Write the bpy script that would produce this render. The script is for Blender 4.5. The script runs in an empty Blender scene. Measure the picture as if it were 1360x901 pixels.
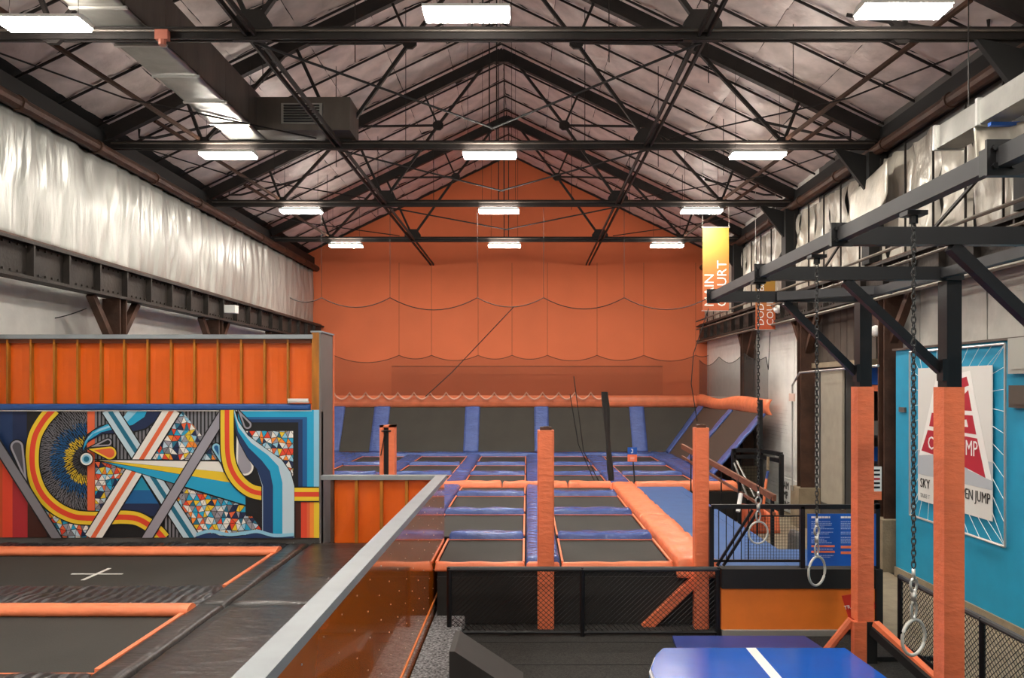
import bpy, bmesh, math, random
from mathutils import Vector, Matrix, noise
random.seed(7)
C = bpy.context.scene.collection
CZ = 4.0                      # camera height; all builders below take z measured from eye level
F = 1050.0                    # focal length in pixels of the 1360 px wide frame
# ------------------------------------------------------------------ camera, world, exposure
cam_d = bpy.data.cameras.new('camera'); cam = bpy.data.objects.new('camera', cam_d); C.objects.link(cam)
cam.location = (0, 0, CZ); cam.rotation_euler = (math.pi/2, 0, 0)
cam_d.sensor_width = 36; cam_d.lens = 36*F/1360
cam_d.shift_x = -20/1360; cam_d.shift_y = 61.5/1360
cam_d.clip_end = 200
bpy.context.scene.camera = cam
world = bpy.data.worlds.new('world'); bpy.context.scene.world = world; world.use_nodes = True
world.node_tree.nodes['Background'].inputs[0].default_value = (0.8, 0.85, 1, 1)
world.node_tree.nodes['Background'].inputs[1].default_value = 0.05
vs = bpy.context.scene.view_settings
vs.view_transform = 'Standard'; vs.look = 'None'; vs.gamma = 1; vs.use_curve_mapping = False
vs.exposure = 0.0
LAMP = 165.0
ROOF_FILL = 70.0  # strength of the added upward glow that lifts the roof
# ------------------------------------------------------------------ materials
def lin(h):
    h = h.lstrip('#'); v = [int(h[i:i+2], 16)/255 for i in (0, 2, 4)]
    return tuple(((c+0.055)/1.055)**2.4 if c > .04045 else c/12.92 for c in v)+(1,)
MATS = {}
def mat(name, col, rough=.6, metal=0, bump=0, bscale=8, var=0, vscale=3, stretch=(1,1,1), coat=0, spec=None, trans=0, kind='noise', alpha=1):
    if name in MATS: return MATS[name]
    m = bpy.data.materials.new(name); m.use_nodes = True
    nt = m.node_tree; N = nt.nodes; L = nt.links; b = N['Principled BSDF']
    c = lin(col); b.inputs['Base Color'].default_value = c
    b.inputs['Roughness'].default_value = rough; b.inputs['Metallic'].default_value = metal
    b.inputs['Coat Weight'].default_value = coat
    if spec is not None: b.inputs['Specular IOR Level'].default_value = spec
    if alpha < 1: b.inputs['Alpha'].default_value = alpha
    tc = N.new('ShaderNodeTexCoord'); mp = N.new('ShaderNodeMapping'); mp.inputs['Scale'].default_value = stretch
    L.new(tc.outputs['Object'], mp.inputs['Vector'])
    if var:
        n = N.new('ShaderNodeTexNoise'); n.inputs['Scale'].default_value = vscale; n.inputs['Detail'].default_value = 5
        L.new(mp.outputs[0], n.inputs['Vector'])
        r = N.new('ShaderNodeValToRGB'); e = r.color_ramp.elements
        e[0].position = .32; e[1].position = .68
        e[0].color = tuple(x*(1-var) for x in c[:3])+(1,); e[1].color = tuple(min(1, x*(1+var)) for x in c[:3])+(1,)
        L.new(n.outputs['Fac'], r.inputs[0]); L.new(r.outputs[0], b.inputs['Base Color'])
    if bump:
        if kind == 'wave':
            t = N.new('ShaderNodeTexWave'); t.inputs['Scale'].default_value = bscale; t.inputs['Distortion'].default_value = 4; t.inputs['Detail'].default_value = 2
        elif kind == 'voronoi':
            t = N.new('ShaderNodeTexVoronoi'); t.inputs['Scale'].default_value = bscale
        else:
            t = N.new('ShaderNodeTexNoise'); t.inputs['Scale'].default_value = bscale; t.inputs['Detail'].default_value = 4
        L.new(mp.outputs[0], t.inputs['Vector'])
        bu = N.new('ShaderNodeBump'); bu.inputs['Strength'].default_value = bump; bu.inputs['Distance'].default_value = .05
        L.new(t.outputs[0], bu.inputs['Height']); L.new(bu.outputs[0], b.inputs['Normal'])
    if trans:
        b.inputs['Transmission Weight'].default_value = 0
        tr = N.new('ShaderNodeBsdfTranslucent'); tr.inputs[0].default_value = c
        mx = N.new('ShaderNodeMixShader'); mx.inputs[0].default_value = trans
        L.new(b.outputs[0], mx.inputs[1]); L.new(tr.outputs[0], mx.inputs[2]); L.new(mx.outputs[0], N['Material Output'].inputs[0])
    MATS[name] = m; return m
def emis(name, col, s):
    if name in MATS: return MATS[name]
    m = bpy.data.materials.new(name); m.use_nodes = True; N = m.node_tree.nodes
    N.remove(N['Principled BSDF']); e = N.new('ShaderNodeEmission'); e.inputs[0].default_value = lin(col); e.inputs[1].default_value = s
    m.node_tree.links.new(e.outputs[0], N['Material Output'].inputs[0]); MATS[name] = m; return m
def netmat(name, col, op):
    m = bpy.data.materials.new(name); m.use_nodes = True; N = m.node_tree.nodes; L = m.node_tree.links
    b = N['Principled BSDF']; b.inputs['Base Color'].default_value = lin(col); b.inputs['Roughness'].default_value = .9
    t = N.new('ShaderNodeBsdfTransparent'); mx = N.new('ShaderNodeMixShader'); mx.inputs[0].default_value = op
    L.new(t.outputs[0], mx.inputs[1]); L.new(b.outputs[0], mx.inputs[2]); L.new(mx.outputs[0], N['Material Output'].inputs[0])
    MATS[name] = m; return m
def gradmat(name, top, bot, z0, z1):
    m = bpy.data.materials.new(name); m.use_nodes = True; N = m.node_tree.nodes; L = m.node_tree.links
    b = N['Principled BSDF']; b.inputs['Roughness'].default_value = .6
    tc = N.new('ShaderNodeTexCoord'); s = N.new('ShaderNodeSeparateXYZ'); L.new(tc.outputs['Object'], s.inputs[0])
    mr = N.new('ShaderNodeMapRange'); mr.inputs[1].default_value = z0; mr.inputs[2].default_value = z1
    L.new(s.outputs['Z'], mr.inputs[0]); r = N.new('ShaderNodeValToRGB')
    r.color_ramp.elements[0].color = lin(bot); r.color_ramp.elements[1].color = lin(top)
    L.new(mr.outputs[0], r.inputs[0]); L.new(r.outputs[0], b.inputs['Base Color']); return m

steel = mat('dark_steel', '1f1a18', .6, .2, bump=.15, bscale=20, var=.35, vscale=3)
rust = mat('rusty_steel', '4a3226', .6, .3, bump=.2, bscale=15, var=.4, vscale=2)
girderm = mat('girder_steel', '2c2520', .65, .2, bump=.2, bscale=12, var=.4, vscale=1.5)
rigm = mat('rig_black', '1c1c1f', .4, .2, var=.1)
rigrail = mat('rig_grey', '3b3b3e', .5, .2, var=.1)
blackpad = mat('black_vinyl', '302e2d', .34, bump=.35, bscale=3, var=.2, stretch=(1, 3, 1))
pleat = mat('black_pleated_vinyl', '313032', .33, bump=.9, bscale=2.2, kind='wave', stretch=(1, .8, 1))
bedm = mat('bed_mesh', '34322e', .85, bump=.1, bscale=60, var=.1, vscale=1)
wallbed = mat('wall_bed_mesh', '403d37', .85, bump=.1, bscale=60, var=.1, vscale=1)
orangepad = mat('orange_vinyl', 'f2875c', .42, bump=.5, bscale=5, var=.08)
orangepost = mat('orange_post_pad', 'ea7a50', .5, bump=.35, bscale=6, var=.07, stretch=(1, 1, 2.5))
bluepad = mat('blue_vinyl', '4a5e9c', .2, bump=1.0, bscale=4, var=.12, stretch=(1, 2.2, 1))
bluepadw = mat('blue_wall_vinyl', '4a5f9e', .36, bump=.7, bscale=7, var=.12, stretch=(1, 1, 2.5))
bluemat = mat('blue_mat', '2b5690', .6, bump=.1, bscale=30, var=.08)
wallorange = mat('orange_wall_paint', 'e8784a', .75, var=.05, vscale=.6, bump=.05, bscale=3)
panelorange = mat('orange_panel', 'e8650f', .35, bump=.12, bscale=4, var=.08, vscale=1.2, trans=.15)
panelbrown = mat('orange_glossy_panel', 'c2600f', .12, var=.1, vscale=.8, coat=.6, spec=.7)
studm = mat('stud_wood', 'a8660f', .6, var=.3, vscale=8, stretch=(1, 1, .2))
capm = mat('grey_cap', '8b9297', .42, .1, var=.08)
gpanel = mat('grey_panel', '5a5856', .5, var=.06)
carpet = mat('carpet', '292724', .95, bump=.5, bscale=80, var=.55, vscale=35)
speck = mat('speckled_carpet', '7a7a7c', .9, bump=.5, bscale=60, var=.95, vscale=28)
tan = mat('tan_concrete', '8a7c66', .85, bump=.2, bscale=20, var=.15)
white = mat('white_paint', 'f0eee8', .7, bump=.1, bscale=6, var=.05)
silver = mat('silver_film', 'adada7', .36, .25, bump=1.0, bscale=1.6, kind='noise', var=.12, vscale=.8, stretch=(1, 2.6, .5))
film = mat('white_film', 'aea79b', .36, .1, bump=1.2, bscale=2.2, var=.3, vscale=1.2, stretch=(1, 1.4, .8))
batt = mat('roof_film', 'cdbfba', .42, .05, bump=1.0, bscale=2.4, var=.2, vscale=1.6)
bluewall = mat('blue_wall_paint', '1593ba', .6, var=.04, bump=.04, bscale=5)
galv = mat('galvanised', 'a5a49f', .3, .75, bump=.12, bscale=4, var=.15, vscale=2)
galvd = mat('galvanised_dull', '5d5650', .45, .5, bump=.3, bscale=3, var=.35, vscale=1.5, stretch=(1, 1, .3))
chrome = mat('zinc', 'c9c9c6', .3, .7)
chainm = mat('dark_chain', '4a4a4a', .4, .7)
blackm = mat('black_metal', '17171a', .45, .3)
black = mat('black_plain', '0d0d0e', .7)
whitem = mat('white_plain', 'e9e8e4', .5)
lamphouse = mat('lamp_housing', 'd8d8d4', .5)
lampm = emis('lamp_diffuser', 'fff8ec', LAMP)
rooffill = emis('roof_fill_glow', 'fff4e6', ROOF_FILL)
glossblue = mat('gloss_blue', '1458ba', .2, bump=.06, bscale=3, var=.05, coat=.3)
navymat = mat('navy_mat', '34468c', .45, var=.06)
signblue = mat('sign_blue', '1858b4', .4)
redm = mat('logo_red', 'b31f33', .5)
darkred = mat('sticker_red', 'c8301f', .5)
greywash = mat('light_grey_print', 'aeb4ba', .6)
brownm = mat('brown_wood', '7a4a34', .5, var=.2, vscale=6)
net1m = netmat('net_black', '2a2420', .12)
net2m = netmat('net_dark', '3a2c26', .26)
net3m = netmat('net_grey', '3c3b38', .5)
# ------------------------------------------------------------------ mesh builder
def V(*a): return Vector(a)
def P(px, py, D):             # a spot seen at a given distance, as scene coordinates
    return V((px-700)*D/F, D, (512-py)*D/F)
class MB:
    def __init__(s): s.v = []; s.f = []; s.m = []
    def add(s, vs_, fs, mi=0):
        o = len(s.v); s.v += [Vector(v) for v in vs_]
        for f in fs: s.f.append([i+o for i in f]); s.m.append(mi)
        return s
    def box(s, x0, x1, y0, y1, z0, z1, mi=0):
        return s.add([(x0,y0,z0),(x1,y0,z0),(x1,y1,z0),(x0,y1,z0),(x0,y0,z1),(x1,y0,z1),(x1,y1,z1),(x0,y1,z1)],
                     [(3,2,1,0),(4,5,6,7),(0,1,5,4),(1,2,6,5),(2,3,7,6),(3,0,4,7)], mi)
    def bar(s, p, q, w, h, up=(0,0,1), mi=0):
        p, q = Vector(p), Vector(q); d = (q-p).normalized(); u = Vector(up)
        if abs(d.dot(u)) > .98: u = V(0,1,0)
        a = d.cross(u).normalized(); b = a.cross(d).normalized()
        vs_ = [r+a*sx*w/2+b*sz*h/2 for r in (p, q) for sx, sz in ((-1,-1),(1,-1),(1,1),(-1,1))]
        return s.add(vs_, [(0,1,2,3),(7,6,5,4),(4,5,1,0),(5,6,2,1),(6,7,3,2),(7,4,0,3)], mi)
    def tube(s, p, q, r, n=8, r2=None, mi=0):
        return s.path([p, q], r, n, mi=mi, r2=r2)
    def path(s, pts, r, n=8, closed=False, mi=0, r2=None):
        pts = [Vector(p) for p in pts]; k = len(pts); vs_ = []
        for i, p in enumerate(pts):
            if closed: d = pts[(i+1) % k]-pts[i-1]
            else: d = pts[min(i+1, k-1)]-pts[max(i-1, 0)]
            d.normalize(); u = V(0,0,1) if abs(d.z) < .9 else V(0,1,0)
            a = d.cross(u).normalized(); b = a.cross(d)
            rr = r if r2 is None else r+(r2-r)*i/max(1, k-1)
            for j in range(n):
                t = 2*math.pi*j/n; vs_.append(p+a*rr*math.cos(t)+b*rr*math.sin(t))
        fs = []
        for i in range(k if closed else k-1):
            i2 = (i+1) % k
            for j in range(n): fs.append((i*n+j, i*n+(j+1) % n, i2*n+(j+1) % n, i2*n+j))
        if not closed: fs += [tuple(range(n-1, -1, -1)), tuple((k-1)*n+j for j in range(n))]
        return s.add(vs_, fs, mi)
    def grid(s, fn, nu, nv, mi=0):
        vs_ = [fn(i/nu, j/nv) for i in range(nu+1) for j in range(nv+1)]
        fs = [(i*(nv+1)+j, (i+1)*(nv+1)+j, (i+1)*(nv+1)+j+1, i*(nv+1)+j+1) for i in range(nu) for j in range(nv)]
        return s.add(vs_, fs, mi)
    def sheet(s, fn, nu, nv, off, mi=0):        # closed thin sheet: fn and fn+off
        o = Vector(off); n0 = (nu+1)*(nv+1)
        vs_ = [Vector(fn(i/nu, j/nv)) for i in range(nu+1) for j in range(nv+1)]
        vs2 = [v+o for v in vs_]; I = lambda i, j: i*(nv+1)+j
        fs = []
        for i in range(nu):
            for j in range(nv):
                q = (I(i,j), I(i+1,j), I(i+1,j+1), I(i,j+1)); fs.append(q); fs.append(tuple(n0+k for k in reversed(q)))
        for i in range(nu):
            for j in (0, nv): fs.append((I(i,j), I(i+1,j), n0+I(i+1,j), n0+I(i,j)))
        for j in range(nv):
            for i in (0, nu): fs.append((I(i,j), I(i,j+1), n0+I(i,j+1), n0+I(i,j)))
        return s.add(vs_+vs2, fs, mi)
    def prism(s, pts, off, mi=0):               # polygon swept along off
        k = len(pts); o = Vector(off); a = [Vector(p) for p in pts]
        return s.add(a+[p+o for p in a], [tuple(range(k)), tuple(range(2*k-1, k-1, -1))]+[(i, (i+1) % k, k+(i+1) % k, k+i) for i in range(k)], mi)
    def pad(s, x0, x1, y0, y1, z0, z1, amp=.012, seed=0, mi=0, seg=None, axis='z', round_=.05):
        lx, ly = x1-x0, y1-y0
        nu = max(4, min(26, int(lx/.14))); nv = max(4, min(40, int(ly/.14)))
        def fn(u, v):
            # ease the outer rows so the edge is rounded
            x = x0+lx*u; y = y0+ly*v
            e = min(u*lx, (1-u)*lx, v*ly, (1-v)*ly)
            k = min(1, e/round_); z = z1-(1-math.sqrt(max(0, 1-(1-k)**2)))*(z1-z0)*.8
            z += amp*noise.noise(V(x*3+seed, y*3, seed*1.7))*k*2
            return V(x, y, z)
        def us(n, l):
            r = min(.45, round_/l); t = [0, r*.35, r]+[r+(1-2*r)*i/(n-3) for i in range(1, n-3)]+[1-r, 1-r*.35, 1]; return t
        U, W = us(nu+3, lx), us(nv+3, ly)
        top = [fn(u, w) for u in U for w in W]; nW = len(W); o = len(top)
        fs = [(i*nW+j, (i+1)*nW+j, (i+1)*nW+j+1, i*nW+j+1) for i in range(len(U)-1) for j in range(nW-1)]
        ring = [i*nW for i in range(len(U))]+[(len(U)-1)*nW+j for j in range(1, nW)]+[i*nW+nW-1 for i in range(len(U)-2, -1, -1)]+[j for j in range(nW-2, 0, -1)]
        vs_ = top+[V(top[r].x, top[r].y, z0) for r in ring]
        k = len(ring)
        fs += [(ring[i], o+i, o+(i+1) % k, ring[(i+1) % k]) for i in range(k)]
        fs.append(tuple(o+i for i in range(k)))
        return s.add(vs_, fs, mi)
    def xform(s, fn): s.v = [Vector(fn(v)) for v in s.v]; return s
    def build(s, name, m, parent=None, smooth=False, loc=None, **tags):
        if loc is None:
            if parent is not None and parent.get('_o') is not None: loc = Vector(parent['_o'])
            else:
                xs = [v.x for v in s.v]; ys = [v.y for v in s.v]; zs = [v.z for v in s.v]
                loc = V((min(xs)+max(xs))/2, (min(ys)+max(ys))/2, min(zs)+CZ)
        me = bpy.data.meshes.new(name)
        me.from_pydata([(v.x-loc.x, v.y-loc.y, v.z+CZ-loc.z) for v in s.v], [], s.f)
        ms = m if isinstance(m, (list, tuple)) else [m]
        for q in ms: me.materials.append(q)
        if len(ms) > 1: me.polygons.foreach_set('material_index', s.m)
        bm = bmesh.new(); bm.from_mesh(me); bmesh.ops.recalc_face_normals(bm, faces=bm.faces); bm.to_mesh(me); bm.free()
        if smooth: me.polygons.foreach_set('use_smooth', [True]*len(me.polygons))
        o = bpy.data.objects.new(name, me); C.objects.link(o); ORIG[o.name] = loc
        if parent is not None:
            o.parent = parent; pl = ORIG[parent.name]; o.location = (loc.x-pl.x, loc.y-pl.y, loc.z-pl.z)
        else: o.location = loc
        for k, v in tags.items(): o[k] = v
        return o
ORIG = {}
def thing(name, label, cat, loc, group=None):   # loc in eye-level coordinates
    o = bpy.data.objects.new(name, None); C.objects.link(o); o.empty_display_size = .2
    l = Vector(loc)+V(0,0,CZ); o.location = l; ORIG[o.name] = l
    o['label'] = label; o['category'] = cat
    if group: o['group'] = group
    return o
def tag(o, label, cat, group=None, kind=None):
    o['label'] = label; o['category'] = cat
    if group: o['group'] = group
    if kind: o['kind'] = kind
    return o
def struct(o): o['kind'] = 'structure'; return o
def child(mb, name, m, par, smooth=False, **t):  # part whose origin is its parent's origin
    return mb.build(name, m, par, smooth, loc=ORIG[par.name].copy(), **t)
def copytree(o, off, parent=None, label=None):
    c = o.copy(); C.objects.link(c)
    if parent is not None: c.parent = parent
    else: c.location = o.location+Vector(off)
    ORIG[c.name] = (ORIG[o.name]+Vector(off))
    if label: c['label'] = label
    for ch in list(o.children): copytree(ch, off, c)
    return c
def linked(o, name, parent, off=(0,0,0)):        # alike piece sharing mesh data
    c = bpy.data.objects.new(name, o.data); C.objects.link(c); c.parent = parent; c.location = Vector(off); ORIG[c.name] = ORIG[parent.name]+Vector(off); return c
def text_mb(txt, size, org, ux, uy, depth=.004, align='LEFT'):
    cu = bpy.data.curves.new('t', 'FONT'); cu.body = txt; cu.size = size; cu.extrude = depth/2; cu.resolution_u = 2; cu.align_x = align
    to = bpy.data.objects.new('t', cu); C.objects.link(to)
    dg = bpy.context.evaluated_depsgraph_get(); me = bpy.data.meshes.new_from_object(to.evaluated_get(dg))
    ux, uy = Vector(ux), Vector(uy); uz = ux.cross(uy); org = Vector(org)
    mb = MB(); mb.add([org+ux*v.co.x+uy*v.co.y+uz*(v.co.z+depth/2) for v in me.vertices], [tuple(p.vertices) for p in me.polygons])
    bpy.data.objects.remove(to); bpy.data.curves.remove(cu); bpy.data.meshes.remove(me); return mb
ordw = ['nearest', 'second', 'third', 'fourth', 'fifth', 'sixth']

# ================================================================== SETTING
XL, XR, CX = -10.15, 8.2, -.78
YB, YF = 36.0, -5.0
SL = .483; RZ = 10.45
roofz = lambda x: RZ-SL*abs(x-CX)
struct(MB().box(XL-.3, XR+.3, YF, YB+.3, -4.3, -4.0).build('floor', carpet))
struct(MB().box(5.75, 7.7, 3, 17.2, -4.0, -3.985).build('floor', tan))
struct(MB().box(4.9, 8.2, 17.2, 25, -4.0, -3.99).build('floor', tan))
w = MB(); w.prism([(XL-.3,YB,-4),(XR+.3,YB,-4),(XR+.3,YB,roofz(XR)),(CX,YB,RZ),(XL-.3,YB,roofz(XL))], (0,.3,0)); struct(w.build('wall_back', wallorange))
w = MB(); w.prism([(XL-.3,YF,-4),(XR+.3,YF,-4),(XR+.3,YF,roofz(XR)),(CX,YF,RZ),(XL-.3,YF,roofz(XL))], (0,-.3,0)); struct(w.build('wall_front', white))
wl = struct(MB().box(XL-.3, XL, YF, YB, -4, roofz(XL)).build('wall_left', white))
wr = thing('wall_right', '', '', (XR, 15, -4)); del wr['label']; del wr['category']; struct(wr)
for b in ((YF,17.9,-4,roofz(XR),gpanel), (17.9,20.3,.5,roofz(XR),gpanel), (20.3,22.2,-4,roofz(XR),gpanel), (22.2,YB,-4,roofz(XR),white)):
    child(MB().box(XR, XR+.3, b[0], b[1], b[2], b[3]), 'wall_panel', b[4], wr)
ceil = thing('ceiling', '', '', (CX, 15, 10.5)); del ceil['label']; del ceil['category']; struct(ceil)
for sx in (-1, 1):
    xe = XL-.3 if sx < 0 else XR+.3
    m_ = MB(); m_.prism([(CX,YF,RZ),(xe,YF,roofz(xe)),(xe,YF,roofz(xe)+.15),(CX,YF,RZ+.15)], (0,YB+.3-YF,0)); child(m_, 'roof_deck', black, ceil)
# insulation blankets between the rafters: crumpled pillows
def battmesh(seed, lx, ly):
    m_ = MB()
    def fn(u, v):
        x = (u-.5)*lx; y = (v-.5)*ly; e = min(u, 1-u, v, 1-v)
        k = min(1, e*5); d = .035*k+.03*noise.noise(V(u*3+seed, v*3, seed))+.035*noise.noise(V(u*7, v*7+seed, 3))
        return V(x+.03*noise.noise(V(v*4, seed, 1))*(1-k), y+.03*noise.noise(V(u*4, seed, 5))*(1-k), -d)
    m_.grid(fn, 14, 10)
    me = bpy.data.meshes.new('insulation_batt'); me.from_pydata([tuple(v) for v in m_.v], [], [tuple(reversed(f)) for f in m_.f]); me.materials.append(batt)
    me.polygons.foreach_set('use_smooth', [True]*len(me.polygons)); return me
bay = 5.775/4; half = 8.98; nb = 6; bl = half/math.cos(math.atan(SL))/nb
bms = [battmesh(i*3.3, bl-.012, bay-.012) for i in range(6)]
ang = math.atan(SL); y0b = 12.4-5*bay
for sx in (-1, 1):
    for i in range(22):
        yc = y0b+bay*(i+.5)
        if yc > YB: continue
        for j in range(nb):
            o = bpy.data.objects.new('insulation_batt', random.choice(bms)); C.objects.link(o); o.parent = ceil
            d = (j+.5)*half/nb; x = CX+sx*d
            o.location = Vector((x, yc, roofz(x)+CZ-.03))-ORIG['ceiling']
            o.rotation_euler = (0, ang*sx, random.choice((0, math.pi)) if False else 0)
        # rafter between the rows
    for i in range(22):
        yc = y0b+bay*i
        m_ = MB(); m_.bar((CX, yc, RZ-.1), (CX+sx*(half+.5), yc, RZ-.1-SL*(half+.5)), .025, .05)
        child(m_, 'rafter', steel, ceil)
# ------------------------------------------------------------------ roof trusses
TY = [12.4, 18.12, 23.9, 29.8]
def build_truss(Y):
    t = thing('roof_truss', 'dark riveted steel roof truss, the nearest one, crossing the top of the view', 'roof truss', (CX, Y, 5.4), 'roof trusses')
    ez, cz = 5.62, 5.5
    tz = lambda u: 10.02-.483*abs(u)
    c = MB()
    for s in (-.05, .05): c.box(CX-8.9, CX+8.9, Y+s-.02, Y+s+.02, cz-.09, cz+.09)
    c.box(CX-8.9, CX+8.9, Y-.09, Y+.09, cz+.06, cz+.09)
    child(c, 'bottom_chord', steel, t)
    child(MB().tube((CX-8.7, Y-.11, cz+.02), (CX+8.7, Y-.11, cz+.02), .022, 6), 'conduit', galvd, t)
    for sx in (-1, 1):
        child(MB().bar((CX, Y, tz(0)), (CX+sx*8.85, Y, tz(8.85)), .16, .3), 'top_chord', steel, t)
        def mem(a, b, w_=.07, d=0):
            m_ = MB(); pa = (CX+sx*a[0], Y, a[1]); pb = (CX+sx*b[0], Y, b[1])
            if d:
                for q in (-.045, .045): m_.bar((pa[0], Y+q, pa[1+1]), (pb[0], Y+q, pb[2]), w_*.35, w_, up=(0,1,0))
            else: m_.bar(pa, pb, w_, w_*.8)
            child(m_, 'web_member', steel, t)
        G = (3.53, cz+.1); A = (1.91, 7.86); J = (4.55, tz(4.55)); N_ = (6.65, cz+.05)
        mem(G, A, .09); mem(A, (.4, tz(.4)), .09); mem(A, (2.36, tz(2.36))); mem(A, J, .07)
        mem(G, J, .09); mem(J, N_, .09); mem(N_, (7.05, tz(7.05)), .08)
        g = MB(); x = CX+sx*3.53
        g.prism([(x-.3,Y-.05,cz-.1),(x+.3,Y-.05,cz-.1),(x+.3,Y-.05,cz+.18),(x+.16,Y-.05,cz+.38),(x-.16,Y-.05,cz+.38),(x-.3,Y-.05,cz+.18)], (0,.1,0))
        for k in range(5): g.box(x-.22+k*.1, x-.19+k*.1, Y-.07, Y-.05, cz+.06, cz+.09)
        child(g, 'gusset_plate', steel, t)
        for (u, z, r) in ((1.91, 7.86, .17), (6.65, cz+.02, .2)):
            g = MB(); x = CX+sx*u; g.prism([(x+r*math.cos(a_), Y-.04, z+r*.9*math.sin(a_)) for a_ in [k*math.pi/4+.39 for k in range(8)]], (0,.08,0)); child(g, 'gusset_plate', steel, t)
    for s in (-.07, .07): child(MB().bar((CX+s*1.2, Y, 9.9), (CX+s*1.2, Y, cz), .03, .03), 'hanger_rod', steel, t)
    g = MB(); g.prism([(CX-.35,Y-.1,9.75),(CX,Y-.1,10.17),(CX+.35,Y-.1,9.75)], (0,.2,0)); child(g, 'ridge_plate', steel, t)
    return t
t0 = build_truss(TY[0])
for k in (1, 2, 3):
    copytree(t0, (0, TY[k]-TY[0], 0), None, ['', 'dark riveted steel roof truss, second from the front, at the end of the big duct', 'dark riveted steel roof truss, third from the front, over the middle lamps', 'dark riveted steel roof truss farthest back, closest to the orange wall'][k])
# ties along the building and slanting braces
for sx, nm in ((-1, 'left'), (1, 'right')):
    x = CX+sx*3.53; m_ = MB()
    for s in (-.07, .07): m_.box(x+s-.02, x+s+.02, 4, 35.9, 5.44, 5.53)
    tag(m_.build('tie_beam', steel), f'long dark steel tie running along the {nm} truss plates to the back wall', 'beam', 'long roof ties')
xs = ['between the two nearest trusses', 'between the second and third trusses', 'between the two farthest trusses']
for k in range(3):
    ya, yb = TY[k], TY[k+1]
    for sx, nm in ((-1, 'left'), (1, 'right')):
        tag(MB().tube((CX+sx*3.53, ya+.1, 5.42), (CX-sx*.05, yb-.1, 5.85), .022, 6).build('brace_rod', black), f'thin sagging brace rod from the {nm} plate {xs[k]}', 'rod', 'roof brace rods')
        tag(MB().bar((CX+sx*7.8, ya+.1, 6.1), (CX+sx*6.7, yb-.1, 5.62), .07, .07).build('brace_bar', rust), f'slanting angle-iron brace on the {nm} eave side {xs[k]}', 'brace', 'eave braces')
        tag(MB().path([(CX+sx*8.7, ya+.3, 5.7), (CX+sx*7.0, (ya+yb)/2, 5.55), (CX+sx*4.0, yb-.2, 5.6)], .018, 5).build('cable', steel), f'dark cable looped under the {nm} roof slope {xs[k]}', 'cable', 'roof cables')
        q = MB(); q.path([(CX+sx*8.6, ya+1.0, 6.2), (CX+sx*8.6, ya+1.0, 6.0), (CX+sx*8.3, ya+1.2, 6.05), (CX+sx*6.6, ya+2.0, 6.75)], .035, 6)
        tag(q.build('pipe', steel), f'bent sprinkler pipe climbing the {nm} roof slope {xs[k]}', 'pipe', 'bent roof pipes')
        for r_ in range(3):
            xx = CX+sx*(2.2+2*r_); yy = ya+1.3+1.2*r_
            tag(MB().tube((xx, yy, 5.6+.1*r_), (xx, yy, roofz(xx)-.1), .009, 4).build('drop_wire', steel), f'{["inner","middle","outer"][r_]} thin drop wire under the {nm} roof slope {xs[k]}', 'wire', 'drop wires')
# eave pipes
for x, z, nm in ((-9.55, 5.3, 'left'), (7.95, 5.35, 'right')):
    m_ = MB(); m_.tube((x, 3, z), (x, 35.9, z), .13, 10)
    for k in range(12): m_.tube((x, 4+k*2.7, z), (x, 4.12+k*2.7, z), .155, 10)
    tag(m_.build('eave_pipe', rust, smooth=False), f'thick rusty pipe running along the {nm} eave', 'pipe', 'eave pipes')
    sx = -1 if nm == 'left' else 1
    tag(MB().box(min(x+sx*.1, x+sx*.26), max(x+sx*.1, x+sx*.26), 3, 35.9, z-.05, z+.5).build('eave_beam', black), f'black eave beam behind the {nm} rusty pipe', 'beam')
# ------------------------------------------------------------------ crane girders + columns
def girder(x, sx, nm):
    t = thing('crane_girder', f'deep dark riveted steel girder along the {nm} wall', 'girder', (x, 20, 2.0), 'crane girders')
    child(MB().box(x-.02, x+.02, 4, 35.9, 2.03, 2.65), 'web', girderm, t)
    child(MB().box(x-.17, x+.17, 4, 35.9, 2.63, 2.69), 'top_flange', girderm, t)
    child(MB().box(x-.17, x+.17, 4, 35.9, 1.97, 2.03), 'bottom_flange', girderm, t)
    child(MB().box(x-.04, x+.04, 4, 35.9, 2.69, 2.76), 'rail', rust, t)
    s0 = MB().box(x+sx*.02 if sx > 0 else x-.15, x+.15 if sx > 0 else x-.02, 4.4, 4.45, 2.03, 2.63)
    s0 = child(s0, 'stiffener', girderm, t)
    for k in range(1, 27): linked(s0, 'stiffener', t, (0, k*1.155, 0))
    r = MB()
    for k in range(150):
        yy = 4.2+k*.21
        for zz in (2.08, 2.57): r.box(min(x, x+sx*.05), max(x, x+sx*.05), yy, yy+.05, zz, zz+.04)
    child(r, 'rivets', girderm, t, kind='stuff')
girder(-9.38, 1, 'left'); girder(7.85, -1, 'right')
def column(x, y, top, label):
    t = thing('steel_column', label, 'column', (x, y, -4), 'steel columns')
    m_ = MB()
    m_.box(x-.2, x+.2, y-.16, y-.12, -3.1, top).box(x-.2, x+.2, y+.12, y+.16, -3.1, top).box(x-.03, x+.03, y-.12, y+.12, -3.1, top)
    child(m_, 'shaft', rust, t)
    child(MB().box(x-.32, x+.28, y-.35, y+.35, -4, -2.88), 'concrete_base', tan, t)
    for s in (-1, 1): child(MB().bar((x, y+s*.12, .95), (x, y+s*1.0, 1.97), .16, .14), 'knee_brace', rust, t)
    return t
for k, Y in enumerate([12.4, 18.12, 23.9, 29.8]):
    column(-9.45, Y, 1.97, f'rusty steel column with V braces under the left girder, {ordw[k]} from the front')
for k, Y in enumerate([18.12, 23.9, 29.8]):
    column(7.9, {18.12:17.2, 23.9:22.4, 29.8:28.4}[Y], 1.97, f'brown steel column on a concrete base along the right wall, {ordw[k]} from the front')
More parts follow.
